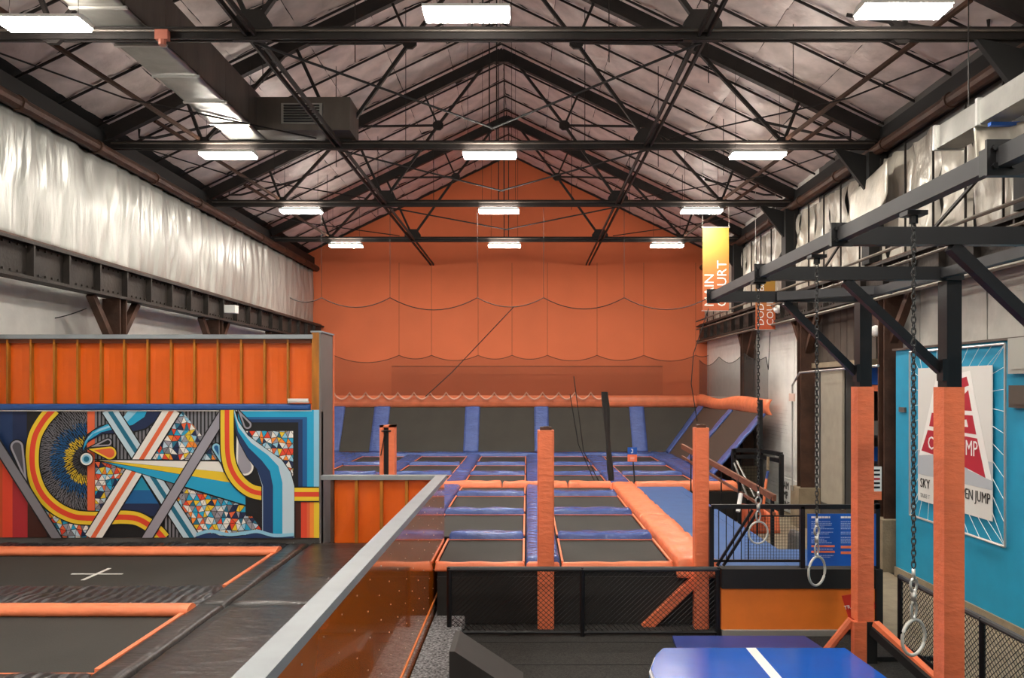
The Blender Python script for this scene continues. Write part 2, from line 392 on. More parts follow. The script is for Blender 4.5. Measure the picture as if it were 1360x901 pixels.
for k, Y in enumerate([12.4, 18.12, 23.9, 29.8]):
    tag(MB().box(7.75, 8.15, Y-.2, Y+.2, 2.77, 5.3).prism([(7.95,Y-.05,5.2),(7.0,Y-.05,5.45),(7.95,Y-.05,4.2)], (0,.1,0)).build('upper_column', black), f'black upper column above the right girder, {ordw[k]} from the front', 'column', 'upper columns')
# ------------------------------------------------------------------ left silver film curtain
def curt(u, v):
    y = 4+31.9*u; z = 2.72+2.5*v
    f = .03*math.sin(y*9+2*math.sin(y*1.3))*(.35+.65*abs(v-.5)*2)+.07*noise.noise(V(y*1.2, z*.7, 2))+.035*noise.noise(V(y*5, z*1.2, 8))+.012*math.sin(y*23+3*math.sin(z*2+y))*noise.noise(V(y*.9,z*.9,5))*3
    return V(-9.72+f+.05*math.sin(v*math.pi), y, z)
m_ = MB(); m_.sheet(curt, 420, 12, (-.02, 0, 0)); cu = tag(m_.build('insulation_curtain', silver, smooth=True), 'crinkled silver insulation film stretched above the left girder', 'insulation')
# right wall: film blankets between studs
for k in range(28):
    y0 = 4.1+k*1.14; 
    def fn(u, v, y0=y0, k=k):
        e = min(u, 1-u, v, 1-v); kk = min(1, e*9)
        return V(8.12-.06*kk-.16*noise.noise(V(u*2.3+k*3, v*3.1, k))-.07*noise.noise(V(u*6+k, v*5, 3)), y0+1.13*u, 2.75+2.35*v+.12*noise.noise(V(u*2+k, 1, 1))*(v > .9))
    child(MB().grid(fn, 10, 16), 'insulation_blanket', film, wr, smooth=True)
    child(MB().box(7.93, 7.97, y0-.035, y0-.012, 2.7, 5.1), 'stud', steel, wr)
for k, (ya, yb, za, zb) in enumerate([(12.6, 16, 4.1, 2.8), (18.5, 21.5, 4.2, 2.9), (24.3, 27, 4.2, 3)]):
    tag(MB().bar((7.9, ya, za), (7.9, yb, zb), .05, .05).build('wall_brace', steel), f'thin diagonal brace over the right wall film, {ordw[k]} from the front', 'brace', 'wall braces')
# grey sheets under the right girder
for k in range(5):
    y0 = 11.6+k*1.2
    child(MB().sheet(lambda u, v: V(8.14-.03*noise.noise(V(u*3+k, v*2, 1)), y0+1.16*u, .75+1.25*v), 6, 6, (.03,0,0)), 'sheet_panel', mat('grey_sheet', 'a8a6a0', .5, .1, bump=.3, bscale=3, var=.1), wr)
for k in range(12):
    y0 = 18.4+k*.42; child(MB().box(8.12, 8.18, y0, y0+.39, .62, 1.97), 'sheet_panel', mat('brown_sheet', '4a4038', .7, var=.2), wr)
child(MB().box(8.0, 8.2, 18.4, 23.4, .48, .62), 'header_beam', tan, wr)
# far right white brick wall pieces: mortar joints as real courses
cr = MB()
for k in range(48):
    z = -3.9+k*.12
    cr.box(8.185, 8.2, 24.2, 35.9, z, z+.105)
child(cr, 'brick_courses', white, wr, kind='stuff')
# blue painted wall (front right)
struct(MB().box(7.7, 8.19, YF, 16.5, -3.78, .72).build('wall_right', bluewall))
struct(MB().box(7.66, 8.19, YF, 16.5, -4.0, -3.78).build('baseboard_right', tan))
struct(MB().box(7.64, 8.19, YF, 16.55, .72, .76).build('trim_1', galvd))
# room behind the opening
struct(MB().box(8.5, 11.5, 16.8, 22.0, -4.0, -3.98).build('floor', gpanel))
struct(MB().box(11.5, 11.6, 16.8, 22.0, -4.0, 1.2).build('wall_alcove', black))
struct(MB().box(8.5, 11.5, 22.0, 22.1, -4.0, 1.2).build('wall_alcove', gpanel))
struct(MB().box(8.5, 11.5, 16.7, 16.8, -4.0, 1.2).build('wall_alcove', gpanel))
struct(MB().box(8.5, 11.6, 16.7, 22.1, 1.2, 1.25).build('ceiling', black))
t = thing('storage_rack', 'black storage rack with blue and orange goods in the dark opening on the right', 'rack', (9.2, 19.6, -3.98))
for (x, y) in ((8.7,18.4),(8.7,20.8),(9.7,18.4),(9.7,20.8)): child(MB().box(x-.04, x+.04, y-.04, y+.04, -3.98, .4), 'upright', blackm, t)
for z in (-3.2, -2.6, -2.0, -1.3): child(MB().box(8.68, 9.72, 18.36, 20.84, z, z+.05), 'shelf', blackm, t)
child(MB().box(8.66, 8.7, 18.4, 20.84, -.15, .0), 'cross_beam', orangepost, t)
child(MB().box(8.7, 9.6, 18.6, 20.7, .02, .45), 'blue_panel', signblue, t)
for k, (y, z, mm) in enumerate([(18.7, -1.25, 'blue'), (19.6, -1.25, 'grey'), (20.3, -1.95, 'blue')]):
    tag(MB().box(8.75, 9.3, y, y+.45, z+.0, z+.35).build('storage_box', {'blue': signblue, 'grey': gpanel}[mm]), f'{mm} box on the dark rack, {["upper shelf near the column","upper shelf middle","lower shelf at the back"][k]}', 'box', 'boxes on the rack')
# grey wall panel between opening and column
tag(MB().box(8.1, 8.16, 20.32, 21.8, -3.2, .42).build('wall_board', mat('pale_board', 'a19a8b', .6, .05, var=.08)), 'tall pale grey board fixed to the wall left of the dark opening', 'panel')

# ================================================================== LAMPS
def lamp(x, y, z, label):
    t = thing('ceiling_lamp', label, 'lamp', (x, y, z), 'ceiling lamps')
    m_ = MB(); m_.box(x-.61, x+.61, y-.21, y+.21, z+.05, z+.09); m_.prism([(x-.61,y-.21,z+.09),(x-.61,y+.21,z+.09),(x-.61,y+.1,z+.14),(x-.61,y-.1,z+.14)], (1.22,0,0))
    hs = child(m_, 'housing', lamphouse, t)
    child(MB().box(x-.59, x+.59, y-.19, y+.19, z, z+.048), 'diffuser', lampm, t)
    u = MB(); u.box(x-.55, x+.55, y-.06, y+.06, z+.142, z+.15); child(u, 'roof_fill_strip', rooffill, t)  # glowing strip added on top of the housing to brighten the roof
    for s in (-.5, .5): child(MB().tube((x+s, y, z+.09), (x+s, y+.02, roofz(x)-.2), .005, 4), 'hanging_wire', steel, hs)
for row, Y in enumerate([4.6, 11.0, 18.0, 23.8, 29.7, -1.5]):  # first and last rows are unseen, added to light surfaces facing the camera
    for x, nm, dy in ((-6.8, 'left', .45), (-.85, 'centre', .15), (5.25, 'right', .05)):
        d = {0: 'added overhead just out of view', 1: 'nearest in view', 2: 'second in view', 3: 'third in view', 4: 'farthest, near the orange wall', 5: 'added behind the viewer as fill'}[row]
        lamp(x-(.2 if row == 1 and x < -5 else 0), Y+(dy if row == 1 else 0), 5.2 if row else 5.6, f'bright flat LED strip lamp in the {nm} row, {d}')
# ================================================================== DUCTS
t = thing('air_duct', 'long square sheet-metal duct hanging under the left roof slope, bright seams below', 'duct', (-6.35, 11, 5.62))
for k in range(11):
    y0 = 3.9+k*1.3; yt = min(y0+1.29, 18.2)
    child(MB().box(-6.75, -5.95, y0, yt, 5.64, 6.45), 'duct_section', galvd, t)
    child(MB().sheet(lambda u, v: V(-6.74+.78*u, y0+.02+(yt-y0-.04)*v, 5.6+.02*noise.noise(V(u*2+k, v*4, k))), 8, 12, (0,0,.03)), 'bottom_sheet', galv, t, smooth=True)
    child(MB().box(-6.78, -5.92, y0-.025, y0+.025, 5.57, 5.61), 'seam_band', chrome, t)
b = MB().box(-5.95, -3.9, 17.4, 18.3, 5.62, 6.35); eb = child(b, 'end_box', galvd, t)
child(MB().box(-5.4, -4.5, 17.36, 17.4, 5.75, 6.2), 'louver_frame', galv, eb)
l0 = MB()
for k in range(7): l0.box(-5.34, -4.56, 17.33, 17.37, 5.78+k*.058, 5.81+k*.058)
child(l0, 'louver_slats', black, eb, kind='stuff')
t = thing('air_duct', 'silver rectangular duct high along the right wall, ending over the black rig', 'duct', (6.7, 9, 3.75))
for y0, y1 in ((3, 8.6), (8.6, 11.4), (11.4, 12.6)):
    child(MB().box(6.5, 6.9, y0, y1-.02, 3.76, 4.1), 'duct_section', galv, t)
    child(MB().box(6.46, 6.94, y1-.06, y1, 3.74, 4.13), 'seam_band', chrome, t)
child(MB().tube((6.7, 12.0, 4.1), (6.7, 12.0, 6.3), .01, 5), 'hanging_wire', steel, t)
child(MB().bar((6.55, 11.2, 3.7), (7.4, 11.2, 3.7), .08, .05), 'blue_bracket', signblue, t)
m_ = MB(); m_.sheet(lambda u, v: V(6.5+.5*u+(u-.5)*-.1*v+.04*math.sin(u*14)*v, 11.5-.5*u*u+.06*math.sin(u*9)*v, 3.76-.6*v-.06*u), 20, 10, (0,.01,0))
tag(m_.build('plastic_sheet', film, smooth=True), 'loose silvery sheet draped down from the right duct', 'sheet')
m_ = MB(); m_.sheet(lambda u, v: V(7.75-.12*math.sin(u*math.pi)*v, 17.0+2.0*u, 4.55+.3*(1-u)-(.5+.75*math.sin(min(1, u*.9+.1)*math.pi))*v), 18, 10, (.01,0,0))
tag(m_.build('plastic_sheet', film, smooth=True), 'torn white film sagging from the right wall beside the black upper column', 'sheet')
# conduits along the right girder
for k, (z, x, r) in enumerate([(2.86, 7.6, .035), (2.5, 7.62, .03), (1.9, 7.64, .04)]):
    tag(MB().path([(x, 5, z), (x, 14, z), (x-.03, 20, z-.03), (x, 35.5, z)], r, 6).build('conduit', mat('pale_conduit', '6e665c', .5, .3)), f'pale conduit along the right girder, {["top","middle","bottom"][k]} of three', 'pipe', 'conduits on the right girder')
m_ = MB().path([(7.55, 22.5, -1.0), (7.55, 22.5, 0.0), (7.55, 21.9, .35), (7.55, 17, .42)], .03, 6); m_.tube((7.55, 22.5, -3.0), (7.55, 22.5, -1), .02, 6)
tag(m_.build('conduit', chrome), 'bent white conduit beside the brown column on the right wall', 'pipe')
tag(MB().box(7.45, 7.5, 22.1, 22.5, -.45, -.23).box(7.44,7.455,22.15,22.45,-.36,-.34).build('notice_box', mat('pale_pink', 'e6c8b8', .5)), 'small pale notice box fixed on the conduit by the brown column', 'box')
# ================================================================== LEFT COURT
Yw = 15.0
def mpx(x, y, lay=0): return V((x/4.504-700)*Yw/F, Yw-.02-lay*.0008, (512-(530+y/4.504))*Yw/F)
dk = tag(MB().box(-10.1, -1.66, 3.0, 15.6, -3.98, -3.12).build('court_platform', black), 'black raised platform carrying the left dark court', 'platform')
pt = thing('partition_wall', 'tall partition behind the left court with orange panels above a painted mural', 'partition', (-6.5, 15.1, -3.12))
xr_ = -3.9
child(MB().box(-10.1, xr_, 15.0, 15.12, -3.11, -.5), 'backing_board', gpanel, pt)
child(MB().box(-10.1, -4.05, 14.93, 15.1, .88, .96), 'top_cap', capm, pt)
child(MB().box(-10.1, -4.08, 15.1, 15.12, -.36, .9), 'dark_gap', black, pt)
for k in range(15):
    xr0 = -4.1-(k)*.443; x0_ = max(xr0-.43, -10.1)
    child(MB().sheet(lambda u, v: V(x0_+(xr0-x0_)*u, 15.06+.02*math.sin(v*math.pi)*math.sin(u*math.pi)+.008*noise.noise(V(u*2+k, v*3, k)), -.35+1.22*v), 4, 8, (0,.015,0)), 'orange_panel', panelorange, pt)
    child(MB().box(x0_-.025, x0_+.012, 14.98, 15.06, -.35, .87).box(x0_-.012, x0_+.004, 14.972, 14.98, -.3, -.28).box(x0_-.012, x0_+.004, 14.972, 14.98, .2, .22).box(x0_-.012, x0_+.004, 14.972, 14.98, .6, .62), 'stud', studm, pt)
child(MB().box(-10.1, -4.1, 14.99, 15.06, .8, .88), 'top_rail', mat('dark_orange_rail', '6a300c', .6), pt)
pm = MB().pad(-10.1, -4.1, -.1, .1, 0, .08, seed=3); pm.xform(lambda v: V(v.x, 14.99-v.z, -.415+v.y*.62)); child(pm, 'blue_strip_pad', mat('deep_blue_pad', '1f4d8c', .45, bump=.4, bscale=5, var=.1), pt, smooth=True)
child(MB().box(-10.1, -4.07, 14.94, 15.0, -.49, -.475), 'white_trim', whitem, pt)
child(MB().box(-4.5, -4.12, 14.86, 14.9, -.3, -.25).box(-4.5, -4.12, 14.88, 14.95, -.33, -.3), 'white_bracket', whitem, pt)
# return panel
child(MB().box(-4.07, -3.93, 14.94, 15.9, -.46, 1.0), 'return_core', studm, pt)
child(MB().box(-3.93, -3.9, 14.94, 15.9, -3.1, 1.0), 'return_panel', mat('return_grey', '6a6664', .45, var=.06), pt)
child(MB().box(-4.09, -3.88, 14.93, 15.92, 1.0, 1.03), 'return_cap', capm, pt)
child(MB().box(-3.9, -3.875, 15.86, 15.9, -3.1, 1.0), 'orange_edge_trim', orangepost, pt)
# --- the mural, painted shapes on one board
pal = dict(black='0c0d12', navy='12254c', dblue='14325f', blue='0b5c96', cyan='18a0cc', ltblue='8cc4de', pale='b9cfdc', white='e6e4de', yellow='e6c52c', red='dd4327', orange='e0643a',
           grey='77777f', dgrey='4a4a52', lav='96949f', teal='146a88', teal2='0f88a8', brown='3e150a', dred='a8222c', rust_='c04a20', orng2='ee8a30')
pn = list(pal); pmats = [mat('mural_'+k, pal[k], .6) for k in pn]
MU = MB(); lay = [0]
X0c, X1c, Y0c, Y1c = -0., 1915, 62, 828
def clip(poly, x0=-1200, x1=1915, y0=66, y1=828):
    def cut(p, ins, inter):
        out = []
        for i in range(len(p)):
            a, b_ = p[i-1], p[i]
            if ins(b_):
                if not ins(a): out.append(inter(a, b_))
                out.append(b_)
            elif ins(a): out.append(inter(a, b_))
        return out
    def ix(c): return lambda a, b_: (c, a[1]+(b_[1]-a[1])*(c-a[0])/(b_[0]-a[0]))
    def iy(c): return lambda a, b_: (a[0]+(b_[0]-a[0])*(c-a[1])/(b_[1]-a[1]), c)
    for ins, it in ((lambda q: q[0] >= x0, ix(x0)), (lambda q: q[0] <= x1, ix(x1)), (lambda q: q[1] >= y0, iy(y0)), (lambda q: q[1] <= y1, iy(y1))):
        poly = cut(poly, ins, it)
        if len(poly) < 3: return []
    return poly
def paint(poly, c, new=True, **k):
    if new: lay[0] += 1
    p = clip(list(poly), **k)
    if len(p) < 3: return
    MU.add([mpx(x, y, lay[0]) for x, y in p], [tuple(range(len(p)))], pn.index(c))
def rect(x0, y0, x1, y1, c): paint([(x0,y0),(x1,y0),(x1,y1),(x0,y1)], c)
R = lambda pts: [(x+991, y) for x, y in pts]
def smoothp(pts, n=6):
    out = []
    for i in range(len(pts)-1):
        p0 = pts[max(0, i-1)]; p1 = pts[i]; p2 = pts[i+1]; p3 = pts[min(len(pts)-1, i+2)]
        for k in range(n):
            t = k/n
            out.append(tuple(.5*(2*p1[j]+(p2[j]-p0[j])*t+(2*p0[j]-5*p1[j]+4*p2[j]-p3[j])*t*t+(3*p1[j]-p0[j]-3*p2[j]+p3[j])*t**3) for j in (0, 1)))
    out.append(pts[-1]); return out
def stroke(pts, w_, c, smooth=True, w2=None, off=0):
    if smooth: pts = smoothp(pts)
    lay[0] += 1; k = len(pts); Lp, Rp = [], []
    for i, p in enumerate(pts):
        a = pts[max(0, i-1)]; b_ = pts[min(k-1, i+1)]; dx, dy = b_[0]-a[0], b_[1]-a[1]; l = math.hypot(dx, dy) or 1
        nx, ny = -dy/l, dx/l; hw = (w_ if w2 is None else w_+(w2-w_)*i/(k-1))/2
        Lp.append((p[0]+nx*(hw+off), p[1]+ny*(hw+off))); Rp.append((p[0]-nx*(hw-off), p[1]-ny*(hw-off)))
    for i in range(k-1): paint([Lp[i], Lp[i+1], Rp[i+1], Rp[i]], c, False)
def disc(x, y, r, c, ry=None): paint([(x+r*math.cos(a*math.pi/16), y+(ry or r)*math.sin(a*math.pi/16)) for a in range(32)], c)
def drop(tip, cen, r, cols):
    for i, (c, s) in enumerate(cols):
        rr = r*s; dx, dy = cen[0]-tip[0], cen[1]-tip[1]; L_ = math.hypot(dx, dy); a0 = math.atan2(dy, dx)
        tp = (cen[0]-dx*s, cen[1]-dy*s)
        pts = [tp]+[(cen[0]+rr*math.cos(a0+t), cen[1]+rr*math.sin(a0+t)) for t in [(-1.75+3.5*k/18) for k in range(19)]]
        paint(pts, c)
def inside(p, poly):
    r_ = False
    for i in range(len(poly)):
        a, b_ = poly[i-1], poly[i]
        if (a[1] > p[1]) != (b_[1] > p[1]) and p[0] < (b_[0]-a[0])*(p[1]-a[1])/(b_[1]-a[1])+a[0]: r_ = not r_
    return r_
def cclip(p, poly):
    ar = sum(poly[i-1][0]*poly[i][1]-poly[i][0]*poly[i-1][1] for i in range(len(poly))); sg = 1 if ar > 0 else -1
    for i in range(len(poly)):
        (ax, ay), (bx, by) = poly[i-1], poly[i]
        f = lambda q: sg*((bx-ax)*(q[1]-ay)-(by-ay)*(q[0]-ax)); out = []
        for j in range(len(p)):
            a, b_ = p[j-1], p[j]; fa, fb = f(a), f(b_)
            if (fa >= 0) != (fb >= 0): t_ = fa/(fa-fb); out.append((a[0]+(b_[0]-a[0])*t_, a[1]+(b_[1]-a[1])*t_))
            if fb >= 0: out.append(b_)
        p = out
        if len(p) < 3: return []
    return p
def mosaic(poly, seed):
    rnd = random.Random(seed); lay[0] += 1; g = 36
    xs_ = [p[0]-g for p in poly]+[max(p[0] for p in poly)+g]; ys_ = [p[1]-g for p in poly]+[max(p[1] for p in poly)+g]; nx = int((max(xs_)-min(xs_))/g)+3; ny = int((max(ys_)-min(ys_))/g)+3
    pts = {(i, j): (min(xs_)+g*(i-1+.5*(j % 2))+rnd.uniform(-8, 8), min(ys_)+g*(j-1)+rnd.uniform(-7, 7)) for i in range(nx+1) for j in range(ny+1)}
    cols = ['white', 'ltblue', 'cyan', 'navy', 'orange', 'yellow', 'grey', 'pale', 'red', 'white', 'teal', 'orng2', 'lav']
    for i in range(nx):
        for j in range(ny):
            a, b_, c, d = pts[i,j], pts[i+1,j], pts[i+1,j+1], pts[i,j+1]
            for tri in (((a,b_,c),(a,c,d)) if j % 2 else ((a,b_,d),(b_,c,d))):
                cx_, cy_ = sum(p[0] for p in tri)/3, sum(p[1] for p in tri)/3
                tr = cclip([(cx_+(p[0]-cx_)*.88, cy_+(p[1]-cy_)*.88) for p in tri], poly)
                if len(tr) > 2: paint(tr, rnd.choice(cols), False)
rect(-1200, 60, 1915, 830, 'black')
rect(-1200, 60, 80, 560, 'dblue'); rect(-1200, 60, 0, 560, 'blue'); rect(80, 60, 165, 500, 'navy')
for x0_, x1_, c in ((-1200, 20, 'rust_'), (20, 80, 'red'), (80, 170, 'dred'), (170, 285, 'brown')):
    f_ = lambda x: 320+1.52*x
    paint([(x0_, max(60, f_(x0_))), (x1_, f_(x1_)), (x1_, 830), (x0_, 830)], c)
# fan of dashes
rnd = random.Random(3); lay[0] += 1
for ring in range(30):
    r_ = 62+ring*8.9
    for a in range(int(r_*.25)):
        th = math.pi/2+math.pi*(a+rnd.random()*.6+.5*(ring%2))/(r_*.25)
        cc = 'dgrey' if r_ < 92 else ('yellow' if r_ < 150 else ('blue' if r_ < 225 else 'grey'))
        if r_ < 165 and r_ > 140 and rnd.random() < .4: cc = 'blue'
        if r_ > 200 and r_ < 240 and rnd.random() < .4: cc = 'grey'
        x, y = 530+r_*math.cos(th), 368-r_*math.sin(th)*1.0
        dx, dy = 8*math.cos(th+.25), -8*math.sin(th+.25); w_ = 2.2
        paint([(x-dx-dy*w_/9, y-dy+dx*w_/9), (x+dx-dy*w_/9, y+dy+dx*w_/9), (x+dx+dy*w_/9, y+dy-dx*w_/9), (x-dx+dy*w_/9, y-dy-dx*w_/9)], cc, False)
for x0_, x1_, ya, yb in ((572, 960, 62, 370), (1100, 1335, 62, 300), (1490, 1590, 380, 520), (991, 1110, 500, 828), (1000, 1060, 490, 620)):
    lay[0] += 1; x = x0_
    while x < x1_: paint([(x, ya), (min(x+13, x1_), ya), (min(x+13, x1_), yb), (x, yb)], 'grey', False); x += 22
rect(528, 60, 572, 668, 'orange')
mosaic([(575,375),(780,400),(600,680),(575,675)], 1); mosaic([(235,600),(540,745),(530,828),(360,828)], 2)
mosaic(R([(105,75),(348,385),(-90,366)]), 3); mosaic(R([(470,190),(772,190),(772,490),(560,300)]), 4)
paint(R([(485,640),(590,655),(590,810),(570,810)]), 'black')
mosaic(R([(105,530),(480,640),(575,780),(560,810),(200,820),(60,610)]), 5)
# teal wedge
for ya, yb, c in ((450, 545, 'teal2'), (545, 625, 'blue'), (625, 700, 'navy')):
    f1 = lambda y: 845-(y-450)*.62; f2 = lambda y: 845+(y-450)*.62
    paint([(f1(ya), ya), (f2(ya), ya), (f2(yb), yb), (f1(yb), yb)], c)
band = [(330,60),(268,130),(215,230),(200,360),(215,470),(260,570),(340,650),(440,700),(530,712),(640,712),(730,706),(820,714),(890,748),(950,795),(985,835)]
for w_, c in ((92,'black'),(78,'yellow'),(32,'red')): stroke(band, w_, c)
# swoosh
for pts, c in (([(498,325),(525,262),(620,212),(760,212),(880,184),(965,120),(982,62),(800,62),(690,140),(600,160),(522,215),(496,290)], 'black'),
               ([(503,318),(532,262),(620,206),(760,205),(875,176),(955,116),(972,62),(810,62),(700,150),(600,166),(530,222),(502,290)], 'navy'),
               ([(503,308),(535,248),(615,198),(700,178),(800,155),(870,108),(890,62),(810,62),(740,125),(640,155),(560,195),(515,255)], 'cyan'),
               ([(504,292),(535,225),(600,180),(670,155),(745,110),(780,62),(840,62),(765,140),(650,176),(565,208),(522,255)], 'ltblue')): paint(pts, c)
for w_, c in ((100,'black'),(86,'pale'),(26,'teal')): stroke([(657,60),(1158,835)], w_, c, False)
for w_, c in ((108,'black'),(94,'white'),(26,'orange')): stroke([(1040,60),(560,835)], w_, c, False)
paint([(560,358)]+R([(335,364),(400,500),(600,590),(600,675)]), 'black')
paint([(600,365)]+R([(330,374),(352,436)]), 'white'); paint([(600,367)]+R([(352,436),(398,500)]), 'yellow'); paint([(625,375)]+R([(398,500),(590,600),(590,664)]), 'cyan')
for w_, c in ((66,'black'),(52,'lav')): stroke([(875,850),(1340,92)], w_, c, False)
# right frame
for x0_, x1_, y0_, y1_, c in ((1430,1915,30,532,'ltblue'),(1430,1882,66,532,'cyan'),(1460,1842,108,532,'blue'),(1470,1815,122,532,'dblue'),(1475,1790,140,700,'black')): rect(x0_, y0_, x1_, y1_, c)
rect(1763, 530, 1915, 830, 'black')
mosaic(R([(470,192),(768,192),(768,488),(560,300)]), 4)
for x0_, x1_, c in ((783,815,'brown'),(815,850,'red'),(850,868,'orange'),(868,892,'orng2'),(892,924,'yellow')): rect(x0_+991, 612, x1_+991, 830, c)
lay[0] += 4
drop((1330,380),(1302,290),24,[('black',1.3),('ltblue',1),('blue',.55)])
drop((1425,165),(1472,405),52,[('black',1.12),('white',1),('lav',.78)])
for w_, c in ((92,'black'),(78,'yellow'),(28,'red')): stroke(R([(376,55),(376,200),(380,330),(402,420),(450,495),(520,548),(600,566)]), w_, c)
lt = [(418,60),(440,130),(500,218),(600,292),(700,362),(755,440),(776,520),(776,830),(586,830),(586,520),(556,420),(500,350),(450,255),(424,170)]
paint(R([(x+(6 if i < 8 else -6), y) for i, (x, y) in enumerate(lt)]), 'black'); paint(R(lt), 'pale')
paint(R([(418,75),(446,170),(520,262),(620,335),(682,400),(706,500),(706,830),(590,830),(590,520),(556,420),(500,350),(450,255),(424,170)]), 'cyan')
paint(R([(420,100),(442,195),(505,290),(582,365),(632,430),(650,520),(650,830),(590,830),(590,520),(556,420),(500,350),(450,255),(424,170)]), 'dblue')
drop(R([(440,62)])[0], R([(498,155)])[0], 24, [('black',1.25),('lav',1),('black',.6)])
for w_, c in ((92,'black'),(78,'yellow'),(28,'red')): stroke(R([(778,568),(930,568)]), w_, c, False)
drop((180,520),(118,285),38,[('black',1.2),('lav',1),('dgrey',.7)])
drop((560,285),(660,258),22,[('black',1.3),('lav',1),('black',.6)]); drop((545,298),(672,322),38,[('black',1.15),('yellow',1),('orange',.74)])
for w_, c in ((66,'black'),(50,'grey')): stroke([(-40,205),(375,860)], w_, c, False)
disc(533,358,42,'black'); disc(533,358,36,'white'); disc(533,358,27,'ltblue'); disc(533,358,17,'teal')
paint(R([(190,828)]+smoothp([(210,800),(290,800),(380,822),(480,812),(560,790),(660,815),(775,805)])+[(775,828)]), 'dblue')
stroke(R([(195,808),(280,786),(380,806),(480,798),(560,788),(660,812),(775,806)]), 20, 'ltblue')
child(MU, 'mural', pmats, pt)
m_ = MB()
for k in range(15): m_.tube((-9.2+k*.4, 14.86, -2.98), (-9.2+k*.4, 14.9, -2.98), .012, 6)
child(m_, 'snap_buttons', chrome, pt, kind='stuff')
# low end wall
t = thing('low_wall', 'low orange panelled wall closing the left court beside the mural', 'partition', (-2.7, 15.0, -3.12))
for k in range(4):
    x0_ = -3.7+k*.475; x1_ = x0_+.46 if k < 3 else -1.74
    child(MB().sheet(lambda u, v: V(x0_+(x1_-x0_)*u, 15.03+.02*noise.noise(V(u*2+k, v*2, 4)), -3.0+1.2*v), 5, 7, (0,.02,0)), 'orange_panel', panelorange, t)
    if k: child(MB().box(x0_-.035, x0_+.02, 14.96, 15.03, -3.05, -1.8), 'stud', studm, t)
child(MB().box(-3.72, -3.66, 14.96, 15.05, -3.05, -1.8), 'stud', rust, t)
child(MB().box(-3.9, -1.56, 14.93, 15.12, -1.79, -1.71), 'top_cap', capm, t)
child(MB().box(-3.7, -1.7, 15.08, 15.11, -3.1, -1.8), 'backing_board', gpanel, t)
# divider wall to the viewer
t = thing('divider_wall', 'long low divider with glossy orange side and grey cap running towards the viewer', 'partition', (-1.6, 9, -4))
child(MB().box(-1.60, -1.57, 2.5, 15.0, -3.9, -1.78), 'glossy_panel', panelbrown, t)
child(MB().box(-1.68, -1.66, 2.5, 14.95, -3.1, -1.78), 'inner_panel', panelorange, t)
child(MB().box(-1.72, -1.52, 2.5, 15.03, -1.78, -1.7), 'top_cap', capm, t)
child(MB().box(-1.57, -1.557, 2.5, 15.0, -3.66, -3.63), 'orange_strip', mat('strip_orange', 'e07a28', .4), t)
for k in range(20): child(MB().box(-1.66, -1.60, 3+k*.6, 3.04+k*.6, -3.9, -1.78), 'stud', studm, t)
m_ = MB()
for k in range(20):
    for q in range(6): m_.box(-1.572, -1.564, 3.0+k*.6+.1*(q % 2)-.005, 3.0+k*.6+.1*(q % 2)+.007, -3.4+q*.29, -3.388+q*.29)
child(m_, 'screws', chrome, t, kind='stuff')
# left court pads and beds
def padthing(name, mb, m_, label, group): return tag(mb.build(name, m_, smooth=True), label, 'pad', group)
G1 = 'black mats on the left court'
for k, (y0, y1) in enumerate(((3.0, 6.6), (6.62, 10.72), (10.74, 14.9))):
    padthing('floor_mat', MB().pad(-4.08, -1.74, y0, y1, -3.12, -2.97, amp=.006, seed=k*5), blackpad, ['wide black vinyl mat beside the grey cap, partly below the frame', 'wide creased black mat in the middle along the orange divider', 'wide smooth black mat reaching the low orange panel wall'][k], G1)
    padthing('floor_mat', MB().pad(-4.48, -4.1, y0, y1, -3.12, -2.96, amp=.008, seed=k*7+2), blackpad, ['narrow black border mat lowest in the frame beside the near bed', 'narrow black border mat with long seams beside the near bed', 'narrow black border mat beside the bed with the white cross'][k], G1)
for k, (y0, y1, nm) in enumerate(((14.46, 14.95, 'under the mural'), (10.72, 11.75, 'between the two left beds'), (7.2, 8.2, 'at the bottom left below the near bed'))):
    m_ = MB(); m_.pad(-10.0, -4.5, y0, y1, -3.12, -2.97, seed=k, amp=.02)
    m_.xform(lambda v: V(v.x, v.y, v.z+(.012*math.sin((v.x*1.0+v.y*.9)*16) if v.z > -3.05 else 0)))
    padthing('pleated_pad', m_, pleat, f'long pleated black pad {nm}', 'pleated black pads')
for k, (y0, y1, nm) in enumerate(((14.1, 14.45, 'below the mural'), (10.4, 10.7, 'at the head of the near left bed'))):
    m_ = MB(); n = 40
    def fn(u, v, y0=y0, y1=y1): 
        a = v*2*math.pi; x = -10.0+u*(5.52); r = 1+.06*noise.noise(V(x*4, a, k))
        return V(x, (y0+y1)/2+(y1-y0)/2*math.cos(a)*r, -3.0+.085*math.sin(a)*r)
    m_.grid(fn, 60, 12); m_.add([fn(1, j/12) for j in range(12)], [tuple(range(12))])
    padthing('roll_pad', m_, orangepad, f'long orange padded roll {nm}', 'orange rolls on the left court')
for k, (y0, y1, nm) in enumerate(((11.8, 14.15, 'with a white cross under the mural'), (8.3, 10.45, 'at the lower left, nearest the viewer'))):
    t = thing('trampoline_bed', f'wide dark trampoline bed {nm}', 'trampoline', (-7, (y0+y1)/2, -3.1), 'left court trampolines')
    child(MB().box(-10.0, -4.58, y0, y1, -3.09, -3.06), 'jump_mat', bedm, t)
    child(MB().bar((-4.54, y0+.05, -3.02), (-4.54, y1-.03, -3.02), .06, .05), 'orange_rim', orangepad, t)
    child(MB().bar((-10.0, y0+.0, -3.04), (-4.54, y0+.0, -3.04), .03, .03), 'orange_rim' if k else 'black_rim', orangepad if k else black, t)
    if k == 0:
        child(MB().box(-7.38, -6.55, 12.78, 12.83, -3.06, -3.055).box(-7.0, -6.94, 12.4, 13.2, -3.06, -3.054), 'white_cross', whitem, t)
